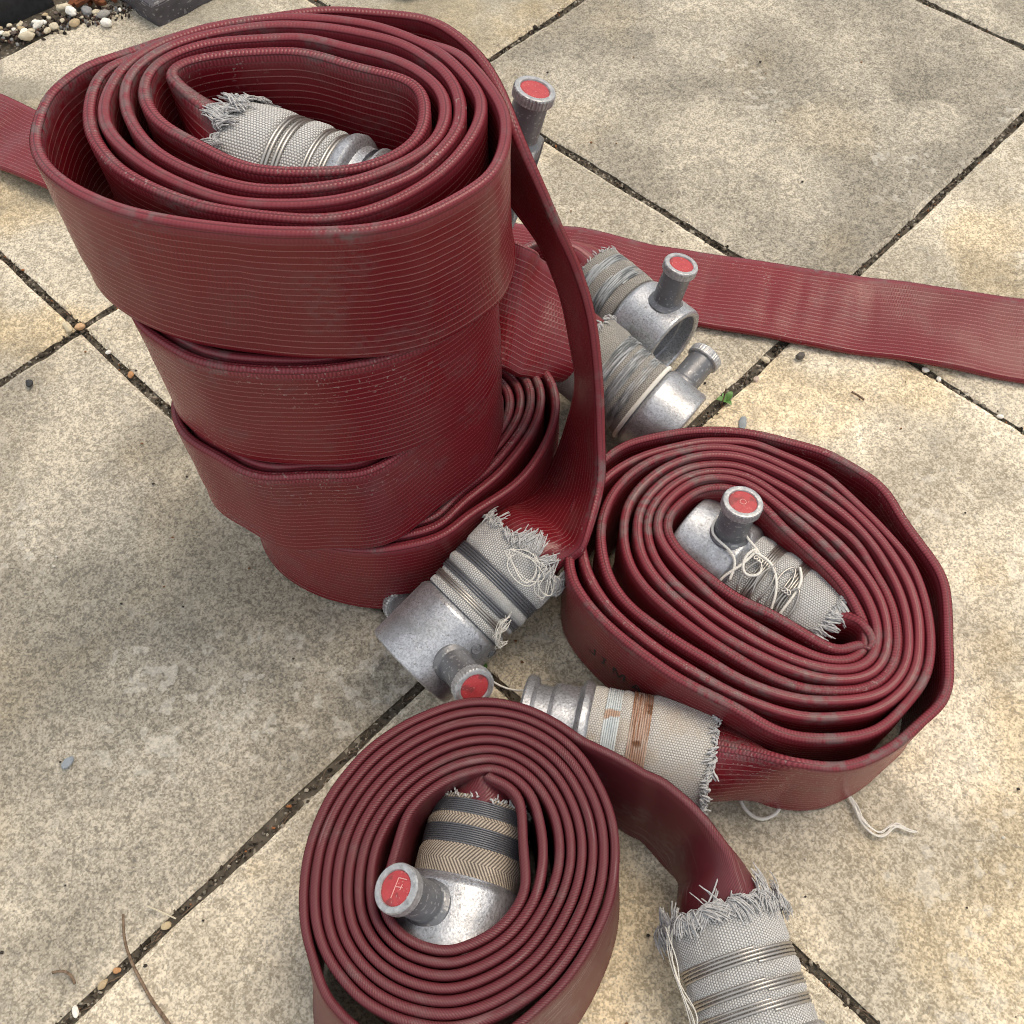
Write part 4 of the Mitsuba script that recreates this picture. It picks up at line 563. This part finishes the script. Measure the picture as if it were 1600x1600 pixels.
# flat hose behind
h6 = thing('fire_hose', 'flat unrolled red hose lying across the paving behind the stack', 'fire hose')
mid = np.array([(-1.30, 1.62), (-.98, 1.345), (-.78, 1.20), (-.63, 1.105), (-.50, 1.035), (-.36, .975), (-.20, .925), (-.05, .885), (.10, .845), (.24, .807), (.345, .7775), (.45, .7475), (.56, .7195), (.72, .675), (.95, .60), (1.4, .44)])
p = spline(np.c_[mid, mid[:, 0] * 0], .012)[:, :2]; tn = unit(np.gradient(p, axis=0)); nn = np.c_[-tn[:, 1], tn[:, 0]]
sx = np.r_[0, np.cumsum(np.linalg.norm(np.diff(p, axis=0), axis=1))]
lift = .0048 + .012 * np.clip(meshkit.fbm(np.c_[sx * 7.5, sx * 0, sx * 0], 2, 4) - .40, 0, 1) * 2
tip = .25 * (meshkit.fbm(np.c_[sx * 5, sx * 0 + 4, sx * 0], 2, 6) - .5)
jacket(h6 + '__jacket', np.c_[p, lift + np.abs(tip) * .04, nn, -tip], 'ribbed_rubber', wave=.0055, wig=.003, seed=15)

# ------------------------------------------------------------------ strings
def lay(name, label, cat, P, r, mat, step=.002, sides=6, z=None):
    k = thing(name, label, cat); Q = spline(P, step); v, f = tube(Q, r(np.linspace(0, 1, len(Q))) if callable(r) else r, sides)
    scene[k] = mikit.ply((v, f), mat, smooth=True); return k
def strands(name, label, cat, P, n, r, spread, mat, seed):
    k = thing(name, label, cat); rg = np.random.default_rng(seed); pp = []
    for i in range(n):
        Q = spline(np.asarray(P, float), .002); s = np.linspace(0, 1, len(Q))
        a = rg.uniform(0, 6.28); env = spread * np.sin(np.pi * np.clip(s, 0, 1)) ** .7
        Q = Q + np.stack([env * np.cos(a + s * 9), env * np.sin(a + s * 9), env * .5 * (1 + np.sin(a * 3 + s * 7))], 1)
        Q = Q[: int(len(Q) * rg.uniform(.8, 1))]
        pp.append(tube(Q, r, 5))
    scene[k] = mikit.ply(join(pp), mat, smooth=True); return k
lay('string', 'loop of pale string poking from under the right oval roll, left of the loose strand', 'string', [(.183, .245, .002), (.187, .229, .0022), (.193, .2215, .0022), (.200, .2185, .0022), (.208, .220, .0022), (.215, .2245, .002), (.220, .240, .002)], .0017, 'white_cord')
strands('string', 'loose white untwisted strand trailing onto the paving from under the right oval roll', 'string', [(.272, .245, .003), (.280, .226, .003), (.283, .216, .003), (.288, .207, .003), (.296, .2025, .003), (.303, .206, .003), (.310, .2095, .003), (.319, .206, .0025), (.329, .2035, .002)], 14, .0006, .0022, 'white_cord', 3)
lay('string', 'thin white thread from the red lug face to the metal end beside the front roll', 'thread', [(-.034, .3405, .052), (-.022, .3335, .040), (-.012, .3295, .034), (-.002, .3265, .034), (.010, .3235, .040)], .0009, 'white_cord')
# string tied round the lug of the coupling in the oval roll
AX = unit(ME - SE); Ls = np.linalg.norm(ME - SE); AE = frame(ME - SE, SE)
def on_sleeve(x, deg, r=.0465): a = math.radians(deg); return xf(AE, np.array([[x, r * math.sin(a), r * math.cos(a)]]))[0]
XL = Ls - .060 + .022
ties = [
    [on_sleeve(.083, 38, .0475), on_sleeve(XL - .018, 18, .0480), on_sleeve(XL - .006, 13, .050), on_sleeve(XL + .010, 8, .0495), on_sleeve(XL + .0155, -9, .0495), on_sleeve(XL + .010, -26, .0495), on_sleeve(XL - .008, -30, .0485), on_sleeve(.095, -14, .0475), on_sleeve(.078, -4, .0470), on_sleeve(.071, 4, .0465), on_sleeve(.066, 16, .047), on_sleeve(.074, 24, .0475), on_sleeve(.083, 10, .0480), on_sleeve(.080, -6, .0478)],
    [on_sleeve(.079, -4, .0480), on_sleeve(.083, 22, .0472), on_sleeve(.089, 42, .0470), on_sleeve(.0885, 66, .0466), on_sleeve(.0885, 88, .0462)],
    [on_sleeve(.080, 0, .0482), on_sleeve(.064, 0, .0475), on_sleeve(.050, 14, .0465), on_sleeve(.043, 32, .0455), on_sleeve(.040, 52, .0452), on_sleeve(.040, 80, .045)],
    [on_sleeve(.036, 80, .045), on_sleeve(.034, 50, .0452), on_sleeve(.033, 20, .0452), on_sleeve(.036, -6, .0455), on_sleeve(.043, -18, .0462)]]
k = thing('string', 'white string knotted round the lug and sleeve in the middle of the right oval roll', 'string')
scene[k] = mikit.ply(join([tube(spline(np.array(t), .002), .00125, 6) for t in ties]), 'white_cord', smooth=True)
# twisted wire hairpins on the same sleeve
pp = []
for x, a0, a1 in ((.072, 12, 70), (.060, 8, 62), (.047, -4, 46), (.034, 14, 78)):
    pp.append(tube(spline(np.array([on_sleeve(x, a1, .0452), on_sleeve(x + .002, (a0 + a1) / 2, .0462), on_sleeve(x + .003, a0, .0470), on_sleeve(x - .001, a0 - 7, .0480), on_sleeve(x - .005, a0, .0470), on_sleeve(x - .006, (a0 + a1) / 2, .0462), on_sleeve(x - .005, a1, .0452)]), .002), .0010, 6))
for c0 in ((.070, 4), (.036, 16)):
    t = np.linspace(0, 5 * np.pi, 60); cc = np.array([on_sleeve(c0[0] + .007 * (q / t[-1]) + .0018 * math.cos(q), c0[1] + 2.2 * math.sin(q), .0482) for q in t]); pp.append(tube(cc, .0009, 6))
put(h4 + '__canvas_sleeve__wire_binding', mikit.ply(join(pp), 'steel_wire', smooth=True))
# loose curls of thread on the big sleeve by the stack and on the front sleeve
def curls(S, M, items, r, key, n=5, phi=0.0, seed=1):
    A = frame(M - S, S); rg = np.random.default_rng(seed); out = []
    for path in items:
        for i in range(n):
            Q = [xf(A, np.array([[x + rg.normal(0, .0026), rq * math.sin(dq), rq * math.cos(dq)]]))[0] for x, rq, dq in [(x, rr + rg.uniform(-.001, .002), math.radians(d + rg.normal(0, 3.5))) for x, d, rr in path]]
            out.append(tube(spline(np.array(Q), .0015), r * .62, 5))
    put(key, mikit.ply(join(out), 'white_cord', smooth=True))
curls(S2, M2, [[(-.002, 30, .049), (.008, 50, .0505), (.018, 40, .051), (.020, 22, .051), (.012, 14, .0515), (.004, 24, .052), (.000, 44, .051)], [(.004, 62, .050), (.014, 74, .0505), (.016, 58, .051), (.008, 48, .052)]], .0006, h0 + '__canvas_sleeve_001__frayed_edge', 4, seed=2)
curls(S2, M2, [[(.050, 66, .0450), (.058, 60, .0470), (.068, 64, .048), (.072, 76, .0475), (.070, 90, .046)]], .0005, h0 + '__canvas_sleeve_001__frayed_edge', 12, seed=4)
curls(SG, MG, [[(.000, -62, .049), (.012, -68, .050), (.028, -70, .0500), (.045, -73, .0495), (.062, -72, .0495), (.078, -75, .050), (.095, -74, .050), (.11, -78, .05)]], .0007, h5 + '__canvas_sleeve_001__frayed_edge', 5, seed=5)

# ------------------------------------------------------------------ top left corner: pebbles, timber, slate, bark
def box_between(p, q, w, z0, z1, seed=0):
    """A straight board from p to q, w deep to its left, with eased edges."""
    p, q = np.asarray(p, float), np.asarray(q, float); d = unit(q - p); n = np.array([-d[1], d[0]]); L = np.linalg.norm(q - p)
    b = trimesh.creation.box((L, w, z1 - z0)); b = b.subdivide_to_size(.012); V = np.array(b.vertices); h = np.array([L, w, z1 - z0]) / 2
    e = np.clip((np.abs(V) - (h - .004)) / .004, 0, 1); V -= np.sign(V) * .0018 * (e.sum(1, keepdims=True) > 1.2) * e
    V += .0022 * (meshkit.fbm(V * 60 + seed * 9, 3, seed)[:, None] - .5) * np.sign(V)
    return np.c_[(p + d * L / 2 + n * w / 2)[None] + V[:, :1] * d + V[:, 1:2] * n, V[:, 2] + (z0 + z1) / 2], b.faces
k = thing('edging_board', 'black timber edging board behind the pebbles in the top left corner', 'edging')
scene[k] = mikit.ply(box_between((-.95, 1.165), (-.637, 1.412), .16, -.02, .035, 1), 'black_timber', smooth=25)
k = thing('slate_block', 'dark purple slate coping block at the top edge, behind the top hose roll', 'stone block')
a, b = uvw(-1.288, .605), uvw(-1.288, 1.25)
scene[k] = mikit.ply(box_between(a, b, .30, -.015, .030, 2), 'dark_slate', smooth=25)
k = thing('plastic_foot', 'rounded black foot of something just showing at the top edge of the photo', 'foot')
v, f, _ = revolve([(0, .0001), (0, .026), (.004, .030), (.018, .030), (.024, .026), (.024, .0001)], 32)
scene[k] = mikit.ply((v[:, [1, 2, 0]] + [-.124, 1.419, 0], f), 'black_timber', smooth=40)
def stone(sx, sy, sz, seed, sub=2, amp=.35):
    m = trimesh.creation.icosphere(subdivisions=sub); V = np.array(m.vertices)
    V = V * (1 + amp * (meshkit.fbm(V * 1.3 + seed * 3.1, 3, seed)[:, None] - .5) * 2)
    return V * [sx, sy, sz], m.faces
CREAM, WHITE, TAN, GREY, BROWN, ORANGE = (.52, .46, .34), (.72, .70, .64), (.40, .31, .19), (.20, .20, .20), (.11, .085, .07), (.42, .22, .10)
def rock(x, y, r, col, seed, z=0, label=None, group=None, name='pebble', cat='pebble', asp=.7, flat=.55, rot=None):
    v, f = stone(r, r * asp, r * flat, seed); a = seed * 1.7 if rot is None else rot
    v = np.c_[v[:, 0] * math.cos(a) - v[:, 1] * math.sin(a) + x, v[:, 0] * math.sin(a) + v[:, 1] * math.cos(a) + y, v[:, 2] + z + r * flat * .8]
    c = np.asarray(col) * (.75 + .5 * meshkit.fbm(v * 260, 3, seed)[:, None])
    k = thing(name, label, cat, group); scene[k] = mikit.ply((v, f), 'stone_paint', smooth=True, color=c)
rock(-.549, 1.349, .0099, WHITE, 3, label='clean white pebble lying farthest right of the pebble heap', asp=.62, rot=-.5)
rock(-.6025, 1.372, .0105, WHITE, 5, z=.003, label='largest white pebble, long and upright in the middle of the heap', asp=.6, rot=-.7)
rock(-.5945, 1.352, .0080, TAN, 6, label='round tan pebble on the slab just right of the heap middle', asp=.85)
rock(-.6545, 1.3215, .0105, CREAM, 7, label='flat cream pebble lying nearest the front edge of the heap', asp=.55, rot=.25)
rock(-.6625, 1.334, .0071, WHITE, 8, label='upright white pebble just behind the flat cream one', asp=.65, rot=1.3)
rock(-.622, 1.345, .0074, CREAM, 9, label='squarish cream pebble at the front of the heap below the largest white one', asp=.85)
rock(-.630, 1.337, .0059, CREAM, 10, label='small oval cream pebble left of the squarish one', asp=.7, rot=1.0)
rock(-.6435, 1.346, .0088, WHITE, 12, z=.002, label='slim white flint standing tilted in the left of the heap', asp=.4, rot=1.0)
rock(-.653, 1.337, .0060, CREAM, 13, label='blunt cream pebble between the upright white one and the slim flint', asp=.75)
rock(-.615, 1.385, .0105, CREAM, 14, z=.001, label='pale elongated pebble against the timber at the back of the heap', asp=.5, rot=.3)
rock(-.569, 1.376, .0063, CREAM, 15, label='small cream pebble beside the bark chips', asp=.7)
rock(-.582, 1.378, .0097, GREY, 16, label='flat grey stone between heap and bark chips', asp=.7)
rock(-.556, 1.368, .0092, (.26, .25, .23), 17, label='larger grey stone right of the bark chips', asp=.8)
rock(-.7045, 1.3125, .0092, WHITE, 18, label='white pebble cut by the left edge of the photo', asp=.5)
hx = [(-.686, 1.350), (-.679, 1.343), (-.672, 1.350), (-.667, 1.342), (-.690, 1.341), (-.681, 1.335), (-.693, 1.333), (-.685, 1.329), (-.700, 1.330), (-.676, 1.331), (-.671, 1.357), (-.651, 1.357), (-.634, 1.366), (-.641, 1.373), (-.627, 1.377), (-.607, 1.392), (-.640, 1.356), (-.613, 1.358), (-.700, 1.345), (-.664, 1.349), (-.588, 1.366), (-.535, 1.379)]
for i, (x, y) in enumerate(hx):
    rock(x, y, rng.uniform(.0030, .0060), [CREAM, WHITE, CREAM, TAN, BROWN][i % 5], 30 + i, z=rng.uniform(0, .002), label='small pebble in the heap between black timber and paving, top left', group='small pebbles in the top left heap', asp=rng.uniform(.6, .9))
pp, cc = [], []
for i in range(420):
    t = rng.uniform(0, 1); x = -.71 + t * .19; y = 1.318 + t * .072 + rng.normal(0, .011)
    v, f = stone(*(rng.uniform(.0012, .0036, 3)), 200 + i, 0); v = v + [x, y, rng.uniform(-.002, .002)]
    pp.append((v, f)); c = [BROWN, (.05, .04, .035), GREY, CREAM, (.09, .05, .04)][rng.choice(5, p=[.3, .32, .14, .12, .12])]; cc.append(np.tile(np.array(c) * rng.uniform(.6, 1.3), (len(v), 1)))
v, f = join(pp); scene['heap_soil'] = mikit.ply((v, f), 'grit', color=np.vstack(cc)); USED.add('heap_soil')
labels['heap_soil'] = {'label': 'dark soil and fine gravel between the pebbles, top left', 'kind': 'stuff', 'category': 'soil'}
BK = [(-.600, 1.402, .030, .011, 1.0), (-.588, 1.396, .027, .010, .6), (-.575, 1.402, .026, .011, -.9), (-.565, 1.394, .020, .008, -.5), (-.560, 1.408, .024, .009, .3), (-.612, 1.412, .028, .012, .2), (-.583, 1.412, .030, .010, 1.6), (-.548, 1.402, .020, .009, -1.0)]
for i, (x, y, L, w, a) in enumerate(BK):
    m = trimesh.creation.box((L, w, .005)).subdivide_to_size(.004); V = np.array(m.vertices)
    V[:, 2] += .03 * np.abs(V[:, 1]) - 3 * V[:, 0] ** 2 + .002 * (meshkit.fbm(V * 200 + i, 3, i) - .5); V[:, 1] *= 1 - .5 * (V[:, 0] / (L / 2)) ** 2
    ti = .25 * math.sin(i * 2.3); V[:, 2] += V[:, 0] * ti
    V = np.c_[V[:, 0] * math.cos(a) - V[:, 1] * math.sin(a) + x, V[:, 0] * math.sin(a) + V[:, 1] * math.cos(a) + y, V[:, 2] + .006 + .003 * (i % 3)]
    k = thing('bark_chip', 'reddish brown bark chip in the bed at the top left corner', 'bark chip', 'bark chips in the top left bed'); scene[k] = mikit.ply((V, m.faces), 'bark', smooth=30)

# ------------------------------------------------------------------ small things on the paving
rock(*uvw(-.898, .213), .0057, (.50, .32, .18), 60, z=-.003, label='orange pebble lodged where slab joints cross, left of the stack', asp=.7, rot=.2)
rock(*(uvw(-.907, .203)), .008, (.55, .48, .34), 61, z=-.003, label='pointed cream stone beside the orange pebble at the joint crossing', asp=.5, rot=-.9)
rock(*uvw(-.800, .2125), .0046, ORANGE, 62, z=-.004, label='rust coloured pebble in the joint left of the second hose roll', asp=.75)
rock(*uvw(-.845, .214), .0035, WHITE, 63, z=-.004, label='white pebble in the joint between the orange and rust coloured ones', asp=.7)
rock(-.518, .707, .0055, (.035, .037, .04), 64, label='small black pebble on the slab left of the stack', asp=.7)
rock(.318, .712, .0055, (.09, .08, .07), 65, label='small brown pebble just below the flat hose', asp=.7)
rock(.243, .626, .0085, (.25, .28, .30), 66, label='blue-grey slate chip just behind the right oval roll', asp=.5, flat=.2, cat='stone chip', name='slate_chip', rot=1.3)
rock(-.393, .285, .0065, (.24, .27, .30), 67, label='blue-grey slate chip alone on the large left slab', asp=.55, flat=.25, cat='stone chip', name='slate_chip', rot=1.0)
rock(*uvw(-.309, .700), .0050, CREAM, 68, z=-.004, label='cream pebble in the joint behind the coupling with the side lug', asp=.65)
rock(*uvw(-.300, .672), .0040, (.45, .36, .30), 69, z=-.004, label='pinkish pebble in the joint near the green weed', asp=.75)
rock(*uvw(-.175, .806), .0042, WHITE, 70, z=-.004, label='white pebble in the far joint below the flat hose, left of two', asp=.75)
rock(*uvw(-.158, .8055), .0034, WHITE, 71, z=-.004, label='white pebble in the far joint below the flat hose, middle of three', asp=.75)
rock(*uvw(-.085, .806), .0035, WHITE, 72, z=-.004, label='white pebble in the far joint nearest the right edge', asp=.75)
rock(*uvw(-.3095, -.160), .0047, TAN, 73, z=-.004, label='tan pebble in the bottom left joint, longest one', asp=.55, rot=.9)
rock(*uvw(-.310, -.147), .0032, ORANGE, 74, z=-.004, label='small rust pebble in the bottom left joint', asp=.7)
rock(*uvw(-.3085, -.186), .0043, WHITE, 75, z=-.004, label='white pebble in the joint at the bottom edge', asp=.6)
rock(*uvw(-.3085, -.100), .0043, (.45, .36, .22), 76, z=-.004, label='yellowish stone in the bottom left joint near the twig', asp=.7)
lay('twig', 'long bare brown twig lying across the joint at bottom left', 'twig', [(-.322, .158, .004), (-.318, .140, .004), (-.309, .122, .0045), (-.298, .106, .004), (-.289, .094, .003), (-.277, .081, .003), (-.262, .062, .003)], lambda s: .0010 + .0008 * s, 'twig_bark', .004)
lay('twig', 'short curled brown stalk on the left slab near the bottom', 'twig', [(-.371, .1165, .002), (-.362, .117, .0035), (-.355, .113, .003), (-.352, .108, .002)], .0012, 'twig_bark')
lay('grass_stalk', 'pale straw lying across the edge of the bottom left joint', 'straw', [(-.304, .164, .002), (-.292, .159, .003), (-.280, .154, .001)], .0007, 'straw')
lay('twig', 'tiny dark splinter on the slab behind the right oval roll', 'twig', [(.364, .662, .0015), (.369, .657, .002), (.375, .651, .0015)], .0012, 'twig_bark')
lay('grass_stalk', 'upright dry stalk in the joint beside the green weed', 'straw', [(.2255, .6545, -.008), (.2265, .6555, .006), (.227, .657, .020)], .0008, 'twig_bark')
def weed(x, y, n, s, seed, label):
    rg = np.random.default_rng(seed); k = thing('weed', label, 'weed'); pp = []
    for i in range(n):
        a = rg.uniform(0, 6.28); L = s * rg.uniform(.7, 1.2); t = np.linspace(0, 1, 7); w = .32 * L * np.sin(np.pi * t ** .8) + 1e-5
        c = np.stack([t * L, t * 0, .5 * L * np.sin(2.2 * t)], 1); V = np.vstack([c + np.stack([0 * t, w, .15 * w], 1), c, c - np.stack([0 * t, w, -.15 * w], 1)])
        V = np.c_[V[:, 0] * math.cos(a) - V[:, 1] * math.sin(a) + x, V[:, 0] * math.sin(a) + V[:, 1] * math.cos(a) + y, V[:, 2] - .004]
        j = np.arange(6); f = np.vstack([np.stack([r * 7 + j, r * 7 + j + 1, (r + 1) * 7 + j + 1], 1) for r in (0, 1)] + [np.stack([r * 7 + j, (r + 1) * 7 + j + 1, (r + 1) * 7 + j], 1) for r in (0, 1)])
        pp.append((V, f))
    scene[k] = mikit.ply(join(pp), 'leaf', smooth=True)
weed(.231, .6585, 5, .010, 1, 'small green weed in the joint behind the right oval roll')
weed(-.0295, .3615, 5, .008, 2, 'tiny green weed in the joint under the silver two-lugged coupling')
pp, cc = [], []
for i in range(150):
    x, y = rng.uniform(-.6, .6), rng.uniform(.05, 1.25); r = rng.uniform(.0007, .0019)
    v, f = stone(r, r * .8, r * .6, 700 + i, 1); pp.append((v + [x, y, r * .5 - .001], f)); c = [(.05, .045, .04), (.05, .045, .04), (.55, .52, .45), (.2, .1, .05)][i % 4]; cc.append(np.tile(c, (len(v), 1)))
v, f = join(pp); scene['crumbs'] = mikit.ply((v, f), 'grit', color=np.vstack(cc)); USED.add('crumbs')
labels['crumbs'] = {'label': 'tiny crumbs of dirt and stone scattered over the slabs', 'kind': 'stuff', 'category': 'crumbs'}
